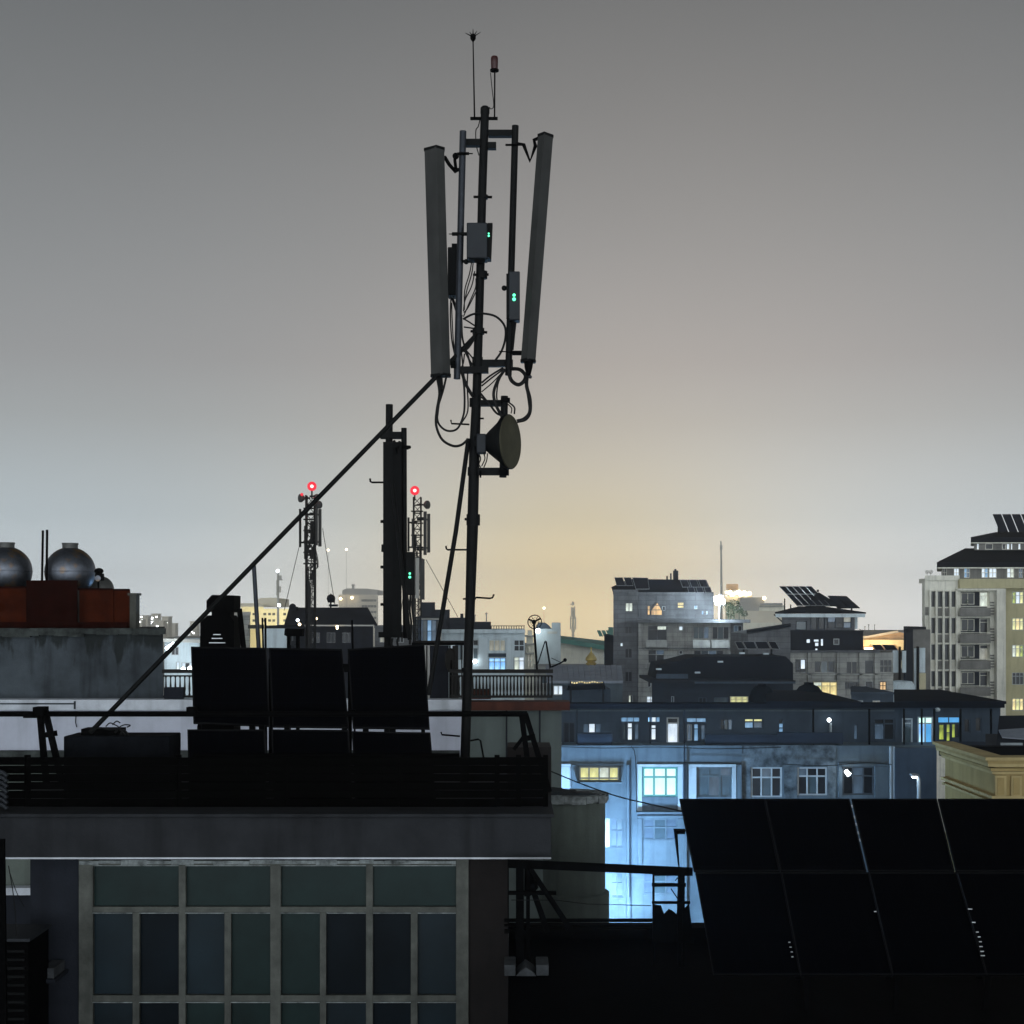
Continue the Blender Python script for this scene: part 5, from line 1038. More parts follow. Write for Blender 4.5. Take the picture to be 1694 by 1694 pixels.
qs = [[Z(76,704),Z(134,704),Z(168,764),Z(106,764)],[Z(142,704),Z(236,704),Z(262,764),Z(176,764)],[Z(240,704),Z(342,704),Z(374,764),Z(268,764)],[Z(350,704),Z(412,704),Z(446,766),Z(382,764)]]
quads_array('solar_array', 'low row of four dark solar panels in front of the sloping grey roof', qs, lambda v: 108-(v-1061)/12*1.2, [(P(Z(150,0)[0],1070,107.5),P(Z(150,0)[0],1090,107.5),.12),(P(Z(380,0)[0],1070,107.5),P(Z(380,0)[0],1090,107.5),.12)], mat='panelfar', rim='alu', rw=.04)
qs = [[Z(1208,730),Z(1280,730),Z(1318,776),Z(1240,776)],[Z(1290,730),Z(1390,732),Z(1420,772),Z(1326,776)]]
quads_array('solar_array', 'two dark solar panels at the edge of the pillared house, under the orange lit wall', qs, lambda v: YE+1-(v-1067)/10, [(P(Z(1270,0)[0],1072,YE+.5),P(Z(1270,0)[0],1082,YE+.5),.12)], mat='panelfar', rim='alu', rw=.04)
# dark stepped houses in front
YG = 98.0
dh = building('dark_house', 'dark stepped house in the shade with one yellow lit window under its roof', 1190, YG)
df = Facade(dh, 1079, 1129, 1312, vg(YG), YG, 8, 'bluedark', 'wall')
df.win(*zA(1205,1440), *zA(1366,1510), 'yellow', 3, 2, split=[.35], sash='yellowlit'); df.win(*zA(690,1440), *zA(716,1505), 'glassteal', 1, 1); df.win(*zA(930,1450), *zA(1000,1500), 'glassdark', 2, 1, sash='bluetop'); df.win(*zA(1065,1448), *zA(1190,1505), 'glassteal', 2, 1, sash='bluetop')
df.done()
part('roof', MB().pp([(1076,1130),(1316,1130),(1316,1126),(1076,1125)], YG-.6, 8.6), M['darkroof2'], dh)
part('upper_storey', MB().pp([(1084,1125),(1312,1125),(1312,1098),(1300,1086),(1150,1086),(1120,1094),(1090,1099)], YG+2, 6), M['darkroof'], dh)
block(dh, 'roof_band', 'bluetop', 1086, 1115, 1138, 1124, YG+1.7, .28); block(dh, 'roof_band', 'bluetop', 1150, 1128, 1316, 1131, YG-.8, .19); block(dh, 'ledge', 'bluewall', 1180, 1163, 1222, 1166, YG-.2, .19)
for x,y in ((900,1225),(1100,1130),(560,1195),(1500,1060),(1290,1055)): part('roof_litter', MB().pb(*zA(x,y),*zA(x+46,y+14),YG+1.6 if y > 1100 else YG+3,.3), M['palewall'], dh)
for i,(u,v,r,lb) in enumerate(((1260.5,1152,21,'dark round topped water tank by the yellow lit window'),(1338,1155,26,'larger dark round topped water tank before the warm lit window'))):
    o = thing('water_tank', lb, 'tank', P(u,1172,70), 'dark round tanks behind the blue block'); c = P(u,v,70); rr = px(r,70)
    part('shell', MB().lathe(c, [(rr*.94,-rr),(rr,-rr*.3),(rr*.97,0),(rr*.85,rr*.42),(rr*.6,rr*.74),(rr*.25,rr*.9),(.01,rr*.93)], 20), M['darkroof'], o)
    part('lid', MB().lathe(c, [(rr*.3,rr*.85),(rr*.3,rr*1.0),(.01,rr*1.02)], 14), M['darkroof'], o)
    part('plinth', MB().box(c.x-rr,c.x+rr,69.6,71.2,P(0,1172,70).z-.8,c.z-rr), M['bluedark'], o)
# orange lit house, pillared house
og = building('lit_house', 'low house with a floodlit orange gable wall', 1460, 200)
part('wall', MB().pp([Z(1108,760),Z(1488,776),Z(1488,640),Z(1420,618),Z(1110,672)], 200, 10), M['orangelit'], og)
part('roof', MB().slab(P(*Z(1104,668),199),P(*Z(1110,608),212),P(*Z(1492,608),212),P(*Z(1424,612),199),.3), M['fargrey'], og)
part('wall_lamp', MB().pb(*Z(1150,756),*Z(1215,768),199,.4), M['lampwarm'], og); lamp('gable_light', P(*Z(1300,740),195), (1,.70,.36), 1700, 1.0, og)
part('arch_wall', MB().pp([Z(1110,742),Z(1180,742),Z(1196,722),Z(1210,742),Z(1400,730),Z(1418,742),Z(1440,776),Z(1490,776),Z(1490,690),Z(1110,690)], 198.5, .4), M['yellowlit'], og)
pi = building('pillared_house', 'unfinished house of dark pillars with pale hanging panels beside the tower', 1505, 138)
block(pi, 'pillar', 'darkroof2', *Z(1490,604), *Z(1546,1400), 138, .9); block(pi, 'roof_slab', 'darkwall', *Z(1468,582), *Z(1654,604), 137.2, 6); block(pi, 'rear_wall', 'towerdark', *Z(1547,604), *Z(1690,1400), 141, .4)
for x0,x1,y0,y1 in ((1380,1434,776,960),(1458,1504-14,780,960),(1556,1582,760,1150),(1600,1648,756,960)): block(pi, 'hanging_panel', 'palewall', *Z(x0,y0), *Z(x1,y1), 137.6, .1)
for x in (1440, 1588): block(pi, 'pole', 'black', *Z(x-8,745), *Z(x+8,1400), 137.3, .2)
block(pi, 'rear_wall', 'towerdark', *Z(1436,960), *Z(1489,1400), 139, .4); block(pi, 'lit_recess', 'yellowlit', *Z(1600,965), *Z(1652,1130), 140.6, .39)
o = thing('storage_tank', 'pale rounded tank low between the dark pillars', 'tank', P(*Z(1440,1170),136)); part('shell', MB().lathe(P(*Z(1440,1110),136), [(1.0,-1.6),(1.3,-1.2),(1.35,.5),(1.1,.9),(.01,1.0)], 16), M['palewall'], o)

# ------------------------------------------------------------------ far lit houses behind the floodlight, thin mast
Z = zA
fb = building('far_house', 'hazy far house with a string of warm lights along its top', 1225, 260)
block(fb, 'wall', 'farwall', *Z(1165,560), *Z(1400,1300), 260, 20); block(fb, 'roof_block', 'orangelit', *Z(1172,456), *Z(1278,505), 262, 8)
m = MB(); rr = random.Random(4)
for k in range(14): m.sphere(P(*Z(1175+k*15.5,536+rr.uniform(-14,14)),259), px(rr.uniform(2.2,3.8),259), 8, 6)
part('light_string', m, M['lampwarm'], fb); part('gable', MB().pp([Z(1270,690),Z(1500,690),Z(1510,572),Z(1300,572)], 257, 12), M['fargrey'], fb)
part('lamp_ball', MB().sphere(P(*Z(1505,580),256), px(3.2,256), 10, 7), M['lampwarm'], fb)
f2 = building('far_house', 'pale far house with a banded parapet beside the large panel grid', 1280, 230)
block(f2, 'wall', 'hallwall', *Z(1310,795), *Z(1700,1300), 230, 12); block(f2, 'upper_wall', 'farwall', *Z(1330,690), *Z(1720,795), 231, 11); block(f2, 'roof_slab', 'fargrey', *Z(1465,622), *Z(1665,640), 231, 9); block(f2, 'band', 'hallwall', *Z(1460,640), *Z(1690,690), 232, 9); block(f2, 'band', 'fargrey', *Z(1460,652), *Z(1690,658), 231.8, .19)
tm = thing('thin_mast', 'hazy slender mast rising alone behind the floodlight', 'mast', (P(1193,0,520).x,520,0))
part('shaft', MB().tube([(P(1193,0,520).x,520,0), P(1193.5,975,520), P(1193,910,520), P(1192.5,895,520)], [.6,.42,.3,.2], 8), M['fargrey'], tm); part('collar', MB().cyl(P(1193,902,520),P(1193,910,520),.45), M['fargrey'], tm)

# ------------------------------------------------------------------ pale facade house behind the tall mast
YH = 110.0; Z = zoomed(640, 960, 5.294)
pf = building('pale_house', 'pale blue grey house with a curtained window above a bright blue one', 785, YH)
ff_ = Facade(pf, Z(330,0)[0], Z(0,437)[1], Z(1208,0)[0], vg(YH), YH, 12, 'palewall', 'front_wall')
ff_.win(*Z(890,520), *Z(1042,622), 'dimwarm', 3, 1, sash='palewall'); ff_.win(*Z(890,678), *Z(1044,800), 'bluebright', 3, 2, split=[.3]); ff_.win(*Z(1110,520), *Z(1206,622), 'glassdark', 2, 2, sash='palewall'); ff_.win(*Z(1110,670), *Z(1206,790), ['pale','white'], 2, 2, split=[.3])
ff_.win(*Z(752,520), *Z(802,572), 'glassdark', 1, 1); ff_.win(*Z(752,590), *Z(802,690), 'glassteal', 1, 1); ff_.win(*Z(560,560), *Z(668,700), ['white','dimblue','glassteal'], 3, 1)
ff_.done()
block(pf, 'spandrel', 'bluetop', *Z(890,640), *Z(1044,672), YH-.06, .059); block(pf, 'cornice', 'palewall', *Z(326,430), *Z(1212,462), YH-.4, .399)
for x0,x1 in ((804,884),(1046,1104)): block(pf, 'pilaster', 'palewall', *Z(x0,500), *Z(x1,1200), YH-.2, .199)
pr = part('parapet_rail', MB().pb(*Z(910,396),*Z(1208,402),YH+.2,.2), M['darkroof2'], pf); m = MB()
for k in range(14): m.pb(*Z(912+k*22,402),*Z(918+k*22,436),YH+.22,.14)
part('parapet_baluster', m, M['darkroof2'], pf)
for x0,x1,y0 in ((756,912,366),(550,757,328),(420,551,256),(292,422,192)): block(pf, 'roof_block', 'darkroof2', *Z(x0,y0), *Z(x1,437), YH+1.5+(912-x1)/400, 6)
block(pf, 'chimney', 'darkroof2', *Z(643,292), *Z(668,330), YH+3, .6)
for x,y in ((770,300),(872,282)): part('aerial', MB().cyl(P(*Z(x,y),YH+3),P(*Z(x,370),YH+3),.05).cyl(P(*Z(x-12,y+12),YH+3),P(*Z(x+10,y+6),YH+3),.04), M['fargrey'], pf)
part('wall_lamp', MB().sphere(P(*Z(772,710),YH-.4), px(3.4,YH), 10, 7), M['lampwhite'], pf)
gl = building('glazed_house', 'narrow house with tall bluish glazed front behind the second mast', 706, 100)
gf = Facade(gl, Z(228,0)[0], Z(0,330)[1], Z(478,0)[0], vg(100), 100, 9, 'fargrey', 'front_wall')
gf.win(*Z(236,345), *Z(470,545), ['glassteal','dimblue','glassteal','blue','dimblue','glassdark','glassteal','dimblue','glassteal','blue','dimblue','glassteal'], 6, 2, split=[.5], sash='bluetop'); gf.done(); block(gl, 'parapet', 'darkroof2', *Z(224,318), *Z(482,330), 99.7, 9)
# green roofed hall, minaret, tower with clock-like drum
gh = building('green_roofed_hall', 'long pale hall with a low green sheet roof', 950, 190)
part('wall', MB().pp([Z(1310,522),Z(1392,500),Z(1990,600),Z(1990,1300),Z(1310,1300)], 190, 25), M['hallwall'], gh)
part('roof', MB().slab(P(*Z(1296,520),188.5),P(*Z(1310,500),212),P(*Z(1400,480),212),P(*Z(1392,486),188.5),.6).slab(P(*Z(1392,486),188.5),P(*Z(1400,470),212),P(*Z(2000,540),212),P(*Z(2000,584),188.5),.6), M['greenroof'], gh)
for x in (1750,1790,1830): part('roof_panel', MB().pp([(zA(x-1750+40,862)),(zA(x-1750+70,862)),(zA(x-1750+95,915)),(zA(x-1750+62,915))], 187, .4), M['greenroof'], gh)
block(gh, 'ridge_box', 'greenroof', *zA(140,835), *zA(182,935), 189, 4)
wb_ = building('plant_room', 'white boxy plant room with a bright lamp at its corner', 907, 175)
block(wb_, 'wall', 'palecol', *Z(1302,425), *Z(1522,1200), 175, 8); block(wb_, 'upper_box', 'palecol', *Z(1443,372), *Z(1522,426), 175.5, 5); part('tarp_roof', MB().pp([Z(1305,425),Z(1440,425),Z(1425,400),Z(1390,372),Z(1330,372)], 175.5, 5), M['bluetop'], wb_); block(wb_, 'vent', 'fargrey', *Z(1408,448), *Z(1490,468), 174.95, .1)
part('corner_lamp', MB().sphere(P(*Z(1322,442),174.2), px(4.5,174), 12, 8), M['lampwhite'], wb_); lamp('corner_light', P(*Z(1318,452),172.5), (.85,1,.95), 130, .4, wb_)
mn = building('slender_tower', 'slender pale tower with tiered balconies behind the mesh dish', 877, 120, cat='tower')
ms_ = MB()
for x0,x1,y0,y1 in ((1205,1290,640,1000),(1215,1285,560,640),(1222,1280,490,560),(1232,1272,440,490)): ms_.pb(*Z(x0,y0), *Z(x1,y1), 120+(x0-1205)/60, 3.4-(x0-1205)/40)
part('shaft', ms_, M['hallwall'], mn)
for y in (486, 556, 636): block(mn, 'gallery', 'fargrey', *Z(1204,y), *Z(1292,y+10), 119.6, 4)
for x0,y0,y1 in ((1232,650,760),(1258,650,760),(1240,575,625)): window(mn, *Z(x0,y0), *Z(x0+18,y1), 119.9, 'dimwarm', 1, 2, sash='hallwall')
block(mn, 'lower_shaft', 'hallwall', *Z(1205,1000), *Z(1290,2600), 120, 3.3)
ct = building('lattice_tower', 'distant grey antenna tower standing alone on the green roof line', 948, 230, cat='tower')
part('shaft', MB().tube([(P(948,0,230).x,230,0),P(948,1040,230),P(948,1005,230)], [.22,.2,.12], 8), M['farwall'], ct)
for x0_,x1_,y0_,y1_ in ((1604,1616,315,430),(1646,1658,320,432),(1612,1624,235,318),(1640,1650,228,330)): part('panel_antenna', MB().pb(*Z(x0_,y0_),*Z(x1_,y1_),229.8,.7), M['farwall'], ct)
part('cross_frame', MB().pb(*Z(1604,330),*Z(1658,338),229.9,.6).pb(*Z(1606,410),*Z(1656,418),229.9,.6).pb(*Z(1606,205),*Z(1644,216),229.8,.6).pb(*Z(1618,432),*Z(1648,452),229.8,.9), M['farwall'], ct)
part('spike', MB().cyl(P(*Z(1630,186),230),P(*Z(1630,220),230),.2), M['farwall'], ct)
gd = building('shrine', 'small shrine with a gilded onion dome among the low blue roofs', 978, 105, cat='shrine')
block(gd, 'drum', 'hallwall', 970, 1103, 986, 1600, 105, 1.0); c = P(978,1092,105.5); part('dome', MB().lathe(c, [(.34,-.62),(.36,-.5),(.22,-.42),(.38,-.3),(.40,-.22),(.26,-.14),(.43,.02),(.38,.2),(.2,.42),(.06,.6),(.03,.95)], 16), M['gold'], gd)
# low corrugated roofs
cs = building('corrugated_house', 'low house with a blue grey corrugated roof beyond the railing', 950, 85)
m = MB()
for k in range(14):
    u0 = 905+k*9; m.slab(P(u0,1126,80), P(u0+8.6,1126,80), P(u0+6,1100+.6*(k%2),88), P(u0-2.4,1100+.6*(k%2),88), .15)
part('roof', m, M['bluesheet'], cs); cf = Facade(cs, 905, 1127, 1030, vg(80), 80.3, 6, 'bluewall', 'wall'); cf.win(915,1134,932,1150,'white',2,1); cf.win(955,1138,985,1150,'dimblue',3,1); cf.done()
lw = building('garland_house', 'low dark house hung with a short row of warm bulbs', 970, 76)
block(lw, 'wall', 'bluetop', 930, 1140, 1010, 1500, 76, 4); part('awning', MB().slab(P(940,1134,74.5),P(1000,1132,74.5),P(1002,1140,76),P(938,1142,76),.08), M['bluedark'], lw)
m = MB()
for k in range(13): m.sphere(P(946+k*4.2,1129+1.2*math.sin(k*1.3),74.6), px(1.5,75), 6, 5)
part('bulb_string', m, M['warm'], lw); part('string_wire', MB().cyl(P(944,1129,74.6),P(998,1129,74.6),.015), M['cable'], lw)
part('string_post', MB().cyl(P(944,1127,74.6),P(944,1180,74.6),.05).cyl(P(998,1127,74.6),P(998,1180,74.6),.05), M['darkwall'], lw)
# ------------------------------------------------------------------ behind the panels: dark roofed house with lattice masts, far towers
YJ = 95.0; Z = zoomed(300, 940, 4.706)
dr = building('dark_roof_house', 'house with a steep dark metal roof behind the panels', 560, YJ)
part('roof', MB().loft([[P(*Z(840,310),YJ+4),P(*Z(1452,308),YJ+4),P(*Z(1452,305),YJ+5),P(*Z(840,306),YJ+5)],[P(*Z(800,440),YJ-.5),P(*Z(1526,440),YJ-.5),P(*Z(1526,446),YJ+9),P(*Z(800,446),YJ+9)]]), M['darkroof2'], dr)
f = Facade(dr, Z(660,0)[0], Z(0,446)[1], Z(1490,0)[0], vg(YJ), YJ, 9, 'darkwall', 'front_wall')
for x in (700, 800, 1010, 1130, 1250): f.win(*Z(x,500), *Z(x+70,580), 'glassdark', 2, 1, sash='aptwall')
f.done(); block(dr, 'fascia_board', 'fargrey', *Z(960,440), *Z(1500,452), YJ-.6, .09); block(dr, 'lower_wall', 'palewall', *Z(640,470), *Z(820,620), YJ-1, .9)
part('roof_vent', MB().pb(*Z(838,300),*Z(890,330),YJ+2,1.2).sphere(P(*Z(866,302),YJ+2.5), px(6,YJ), 10, 7), M['darkroof'], dr)
part('roof_lamp', MB().sphere(P(*Z(905,405),YJ-1.2), px(2.4,YJ), 8, 6), M['lampwhite'], dr); part('roof_lamp', MB().sphere(P(*Z(920,437),YJ-1.2), px(2.4,YJ), 8, 6), M['lampwarm'], dr); part('roof_lamp', MB().sphere(P(*Z(1050,392),YJ), px(2,YJ), 8, 6), M['lampwarm'], dr)
part('roof_lamp', MB().sphere(P(*Z(1213,455),YJ-1), px(2.2,YJ), 8, 6).sphere(P(*Z(1213,468),YJ-1), px(1.8,YJ), 8, 6), M['lampwarm'], dr)
part('spire_vane', MB().cyl(P(*Z(1163,200),YJ+4),P(*Z(1163,308),YJ+4),.06).cyl(P(*Z(1140,255),YJ+4),P(*Z(1195,258),YJ+4),.1).cyl(P(*Z(1150,290),YJ+4),P(*Z(1218,290),YJ+4),.08).sphere(P(*Z(1165,236),YJ+4), .3, 8, 6), M['darkroof'], dr)
# lattice masts
def lattice(label, uc, vt_, vb, w, Y, roof_v, panels, dishes, guys, beacon, lean_=0):
    o = thing('lattice_mast', label, 'mast', P(uc, roof_v, Y), 'lattice masts with red beacons'); m = MB(); hw = w/2
    cs_ = [P(uc-hw,0,Y).x, P(uc+hw,0,Y).x]; z0, z1_ = P(0,roof_v,Y).z, P(0,vt_,Y).z; d = cs_[1]-cs_[0]
    cor = [(cs_[0],Y),(cs_[1],Y),(cs_[1],Y+d),(cs_[0],Y+d)]
    for x, y in cor: m.cyl((x,y,z0),(x,y,z1_), .055, n=6)
    nseg = int((z1_-z0)/(d*1.1)); hs = (z1_-z0)/nseg
    for k in range(nseg):
        za = z0+k*hs
        for i in range(4):
            a, b = cor[i], cor[(i+1)%4]; m.cyl((*a,za),(*b,za),.028,n=5); m.cyl((*(a if k%2 else b),za),(*(b if k%2 else a),za+hs),.024,n=5)
    part('lattice', m, M['mastpaint'], o)
    for u0,v0,u1,v1,dy,mt in panels:
        pa = part('panel_antenna', MB().loft([[P(u,v0,Y+dy)+Vector((0,e,0)) for u,e in ((u0,0),((u0+u1)/2,-.1),(u1,0),(u1-.5,.15),(u0+.5,.15))],[P(u,v1,Y+dy)+Vector((0,e,0)) for u,e in ((u0,0),((u0+u1)/2,-.1),(u1,0),(u1-.5,.15),(u0+.5,.15))]]), M[mt], o)
        for v in (v0+(v1-v0)*.15, v1-(v1-v0)*.12): part('bracket', MB().cyl(P((u0+u1)/2,v,Y+dy+.1),P(uc,v,Y+d/2),.06), M['mastpaint'], pa)
    for u,v,r,nx in dishes:
        p = part('drum_dish', MB().lathe(P(u,v,Y-.1), [(px(r,Y)*.5,-.3),(px(r,Y),-.12),(px(r,Y),0),(.01,.03)], 16, Vector((nx,-.6,0))), M['radome'], o)
        part('dish_arm', MB().cyl(P(u,v,Y),P(uc,v,Y+d/2),.06), M['mastpaint'], p)
    rr = random.Random(int(uc)); q = MB()
    for k in range(16):
        u = uc+rr.uniform(-hw*1.1,hw*.8); v = vt_+(vb-vt_)*rr.uniform(.25,.8); q.pb(u,v,u+rr.uniform(2,5),v+rr.uniform(5,14),Y-.25,.2)
    for k in range(6): v = vt_+(vb-vt_)*(.12+.1*k); q.cyl(P(uc-hw-4,v,Y-.1),P(uc+hw+4,v,Y-.1),.05,n=5)
    part('radio_unit_cluster', q, M['mastpaint'], o, kind='stuff')
    for k in range(7):
        u = uc+rr.uniform(-hw*1.5,hw*1.5); part('cable', MB().tube(smooth_path([P(u,vt_+(vb-vt_)*.45,Y-.3),P(u+rr.uniform(-6,6),vt_+(vb-vt_)*.65,Y-.4),P(uc+rr.uniform(-4,4),vt_+(vb-vt_)*.85,Y-.2),P(uc+rr.uniform(-3,3),roof_v,Y-.1)],4), .03, 5), M['cable'], o)
    for a, b in guys: part('guy_wire', MB().cyl(P(*a,Y),P(*b,Y-3),.02,n=5), M['mastpaint'], o)
    u,v = beacon; bn = part('beacon_stem', MB().cyl(P(u,v,Y+d/2),P(u,vt_+6,Y+d/2),.05), M['mastpaint'], o)
    part('beacon_glass', MB().sphere(P(u,v,Y+d/2), px(7.8,Y), 18, 12), M['redlens'], bn); part('beacon_bulb', MB().sphere(P(u,v,Y+d/2-px(6.8,Y)), px(2.8,Y), 12, 8), M['redcore'], bn)
    lamp('beacon_light', P(u,v-1,Y-.6), (1,.04,.06), 25, .2, o)
    return o
l1 = lattice('lattice mast under a red beacon, crossed by the long diagonal brace', 513, 819, 1002, 14, 90, 1300, [(494.5,842,498.5,905,-.2,'mastpaint'),(521.5,840,526,902,-.3,'radome'),(526.5,842,532,904,-.2,'radome'),(503,870,509,925,-.5,'mastpaint'),(513,862,519,900,-.4,'mastpaint')],
             [(496,824,7,-.8),(529,835,6.5,.8),(525,821,4,.5)], [((494.7,905),(470,1010)),((533.7,874),(554,1000))], (516,804.5))
part('beacon_bulb', MB().sphere(P(499.4,818,89.6), px(2.6,90), 10, 7), M['redlens'], l1)
lattice('ladder like lattice mast under a red beacon, just right of the black second mast', 690, 822, 1020, 12, 100, 1300, [(700.5,846,706,918,-.2,'radome'),(706.5,850,711.8,914,-.1,'radome'),(674,856,677.5,912,-.2,'mastpaint'),(681,858,684,905,-.3,'radome'),(686.5,923,693.5,990,-.6,'fargrey'),(694.5,925,702.5,992,-.6,'radome')],
        [(708,835,7,.9)], [((705,926),(757,1020)),((676,906),(664,1010))], (686.2,811.5))
sm = thing('lamp_mast_or_added_mast', 'small hazy mast with a white lamp at its tip beside the pale leaning pole', 'mast', (P(461,0,240).x,240,0))
part('shaft', MB().cyl((P(460,0,240).x,240,0),P(460,948,240),.25,.18), M['fargrey'], sm); part('antenna_cluster', MB().pb(461,952,465,958,239.6,.5).pb(462,970,464,980,239.6,.5).pb(457,960,459,985,239.6,.4).pb(461,958,467,960,239.6,.3), M['fargrey'], sm); part('lamp_ball', MB().sphere(P(459.5,944.5,240), px(2.6,240), 10, 7), M['lampwhite'], sm); part('lamp_ball', MB().sphere(P(461.5,1001,238), px(2.6,240), 10, 7), M['lampwhite'], sm)
# yellow lit house and hazy towers
yh = building('yellow_lit_house', 'floodlit yellow house with small dark windows and a domed grey roof', 440, 260)
f = Facade(yh, Z(470,0)[0], Z(0,316)[1], Z(845,0)[0], vg(260), 260, 14, 'yellowlit', 'front_wall')
for y in (345, 395): 
    for x in (500, 550, 635, 672, 705, 790): f.win(*Z(x,y), *Z(x+28,y+24), 'glassdark', 1, 1, sash='yellowlit')
f.win(*Z(560,470), *Z(600,520), 'warm', 1, 1); f.done(); block(yh, 'parapet', 'yellowlit', *Z(465,300), *Z(640,318), 259.5, 8); block(yh, 'roof', 'farwall', *Z(428,272), *Z(640,300), 262, 10)
part('domed_roof', MB().pp([Z(592,300),Z(760,300),Z(760,238),Z(700,229),Z(620,232),Z(592,242)], 266, 12), M['farwall'], yh); lamp('yard_light', P(*Z(640,620),246), (1,.90,.58), 6500, 1.5, yh); lamp('yard_light', P(*Z(760,560),246), (1,.90,.58), 4500, 1.5, yh)
rt_ = building('round_tower_house', 'broad hazy stone block with a rounded roof rising behind the steep dark roof', 592, 1150, cat='building')
f = Facade(rt_, Z(1225,0)[0], Z(0,205)[1], Z(1530,0)[0], vg(1150), 1150, 60, 'farwall', 'front_wall', thick=2)
for y in (240, 285, 330, 375): f.win(*Z(1400,y), *Z(1520,y+22), 'glassdark', 5, 1, sash='farwall', fw=.6)
f.done(); part('roof', MB().pp([Z(1252,205),Z(1526,205),Z(1526,168),Z(1440,158),Z(1290,157),Z(1252,170)], 1155, 50), M['fargrey'], rt_)
part('facade_lamp', MB().sphere(P(*Z(1240,238),1146), px(2.6,1146), 8, 6).sphere(P(*Z(1328,230),1146), px(2.6,1146), 8, 6), M['lampwarm'], rt_)
part('pinnacle', MB().cyl(P(*Z(1338,125),1160),P(*Z(1338,160),1160),1.0).cyl(P(*Z(1325,132),1160),P(*Z(1352,130),1160),.6), M['fargrey'], rt_)
# houses left of the panels
gy = building('grey_house', 'pale grey house between the penthouse and the chimney cowl, with bright lamps low down', 300, 130)
f = Facade(gy, 272, 1056, 330, vg(130), 130, 8, 'palewall', 'front_wall'); f.win(291,1095,297,1108,'white',1,1); f.win(300,1096,320,1110,['white','glassdark','white'],3,1); f.win(283,1070,296,1084,'glassdark',2,1); f.done()
part('roof', MB().slab(P(266,1056,129),P(300,1052,138),P(332,1052,138),P(332,1058,129),.3), M['fargrey'], gy); part('yard_lamp', MB().sphere(P(303,1107,128), px(3.5,128), 10, 7).sphere(P(314,1106,128), px(3.8,128), 10, 7).tube([P(276,1075,128),P(289,1066,128)], .25, 8), M['lampwhite'], gy)
lamp('yard_light', P(285,1085,124), (.8,.92,1), 500, .5, gy)
g2 = building('grey_house', 'dull grey house filling the gap between the chimney cowl and the yellow lit house', 400, 120)
f = Facade(g2, 372, 1016, 413, vg(120), 120, 8, 'aptlight', 'front_wall'); f.win(384,1040,392,1056,'glassdark',1,1); f.done(); block(g2, 'parapet', 'fargrey', 368, 1012, 415, 1018, 119.6, 8)
g3 = building('yellow_wall_house', 'small house with a yellow floodlit wall beneath the leaning pale pole', 430, 118)
part('wall', MB().pp([(414,1042),(436,1040),(436,1400),(420,1400)], 117, 3), M['yellowlit'], g3); part('roof', MB().pb(410,1034,437,1040,116.5,4), M['darkroof2'], g3); lamp('wall_light', P(428,1055,114), (1,.82,.35), 260, .3, g3)
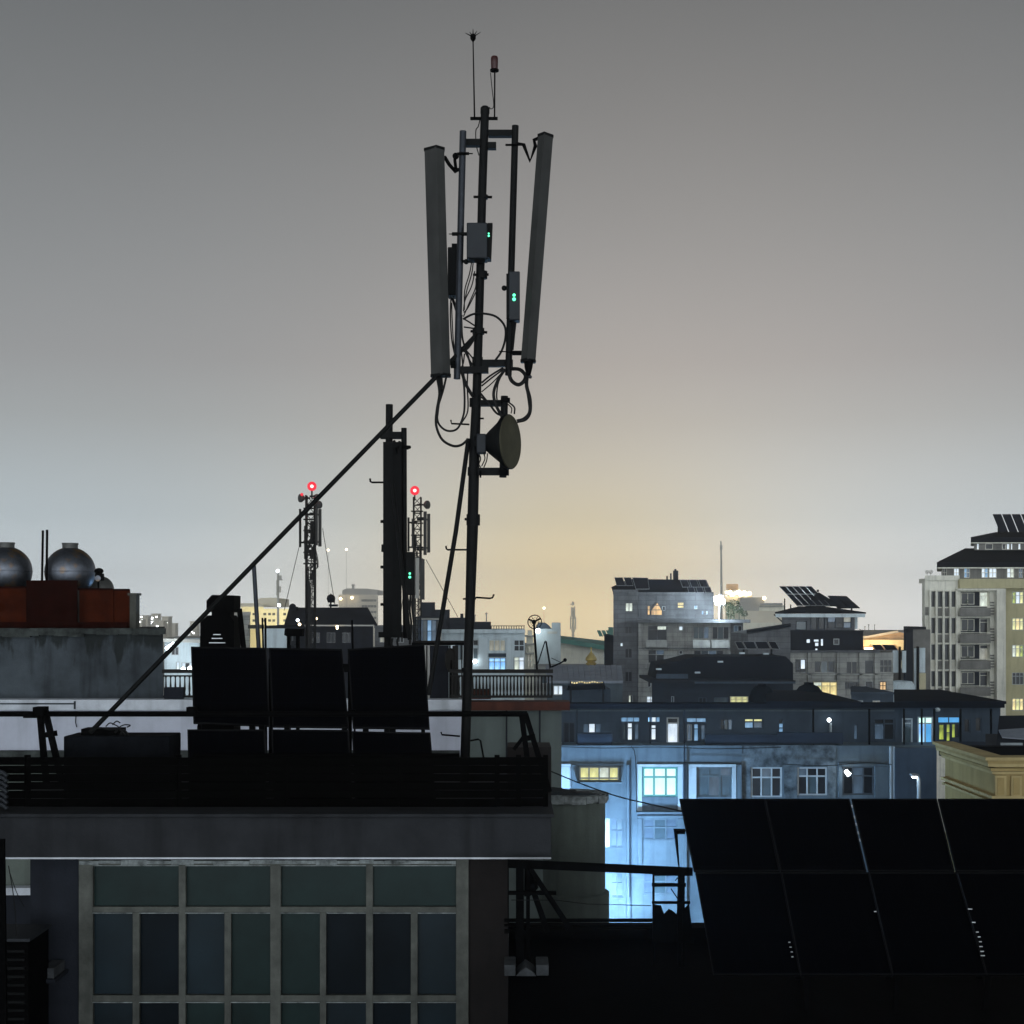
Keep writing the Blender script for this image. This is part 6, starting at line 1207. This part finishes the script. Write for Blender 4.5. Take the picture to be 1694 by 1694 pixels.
# hazy far quarter
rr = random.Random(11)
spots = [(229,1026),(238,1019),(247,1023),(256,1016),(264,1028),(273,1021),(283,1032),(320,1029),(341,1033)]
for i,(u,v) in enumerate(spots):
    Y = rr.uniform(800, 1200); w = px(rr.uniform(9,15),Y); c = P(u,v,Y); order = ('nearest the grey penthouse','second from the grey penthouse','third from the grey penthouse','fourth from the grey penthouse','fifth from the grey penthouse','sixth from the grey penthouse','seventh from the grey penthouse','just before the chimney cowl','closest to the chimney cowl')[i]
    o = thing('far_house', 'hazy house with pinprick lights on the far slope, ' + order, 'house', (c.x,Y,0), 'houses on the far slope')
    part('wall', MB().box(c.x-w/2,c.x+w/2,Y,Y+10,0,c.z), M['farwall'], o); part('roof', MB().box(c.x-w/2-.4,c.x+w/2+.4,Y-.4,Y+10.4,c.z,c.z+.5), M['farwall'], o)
    for k in range(4):
        x = c.x+rr.uniform(-.45,.45)*w; z = c.z-rr.uniform(.3,9); part('lit_window', MB().box(x-px(rr.uniform(.8,2),Y),x+px(1.2,Y),Y-.1,Y,z-px(rr.uniform(1.2,2.2),Y),z), M['lampwhite'], o)
for i,(u,v,Y,lb) in enumerate(((543,910,560,'distant white lamp on an added hair thin mast, nearer the red beacon'),(573,909,600,'distant white lamp on an added hair thin mast, nearer the black second mast'),(900,1006,420,'distant pale lamp on an added hair thin mast above the white plant room'))):
    o = thing('lamp_mast_or_added_mast', lb, 'mast', (P(u,0,Y).x,Y,0), 'distant lamps on added masts'); part('shaft', MB().cyl((P(u,0,Y).x,Y,0),P(u,v,Y),.10,.05,6), M['fargrey'], o); part('lamp_ball', MB().sphere(P(u,v,Y), px(2.0,Y), 10, 7), M['lampwarm'], o)  # masts added only to carry the far lights
# filler street of plain houses that closes the gaps between the nearer blocks
for i,(u0,u1,v,Y,mt,lb) in enumerate(((860,1020,1103,150,'aptlight','plain grey house under the green roofed hall'),(1425,1545,1078,165,'towerdark','plain brown house behind the dark pillars'),(1408,1478,1145,105,'bluetop','dark house below the pillared block'),(620,690,1035,140,'aptwall','dull house between the steep roof and the second mast'))):
    o = building('plain_house', lb, (u0+u1)/2, Y); block(o, 'wall', mt, u0, v+4, u1, vg(Y), Y, 8); block(o, 'parapet', mt, u0-1, v, u1+1, v+4, Y-.3, 8.4)
    for k in range(int((u1-u0)/28)): window(o, u0+8+k*28, v+14, u0+20+k*28, v+28, Y-.14, ['glassdark','glassteal','dimblue','dimwarm'][(i+k)%4], 2, 1)

# ------------------------------------------------------------------ night haze
hz = single('haze', MB().box(-615, 615, -160, 1300, -1.3, 62), bpy.data.materials.new('haze'), None, None, (0, 0, 0), kind='stuff')
hm = hz.data.materials[0]; hm.use_nodes = True; t = hm.node_tree; t.nodes.clear()
pv = N(t, 'ShaderNodeVolumePrincipled'); pv.inputs['Color'].default_value = (.97, .98, 1, 1); pv.inputs['Density'].default_value = 0.00055; pv.inputs['Anisotropy'].default_value = .75
oo = N(t, 'ShaderNodeOutputMaterial'); t.links.new(pv.outputs[0], oo.inputs['Volume'])
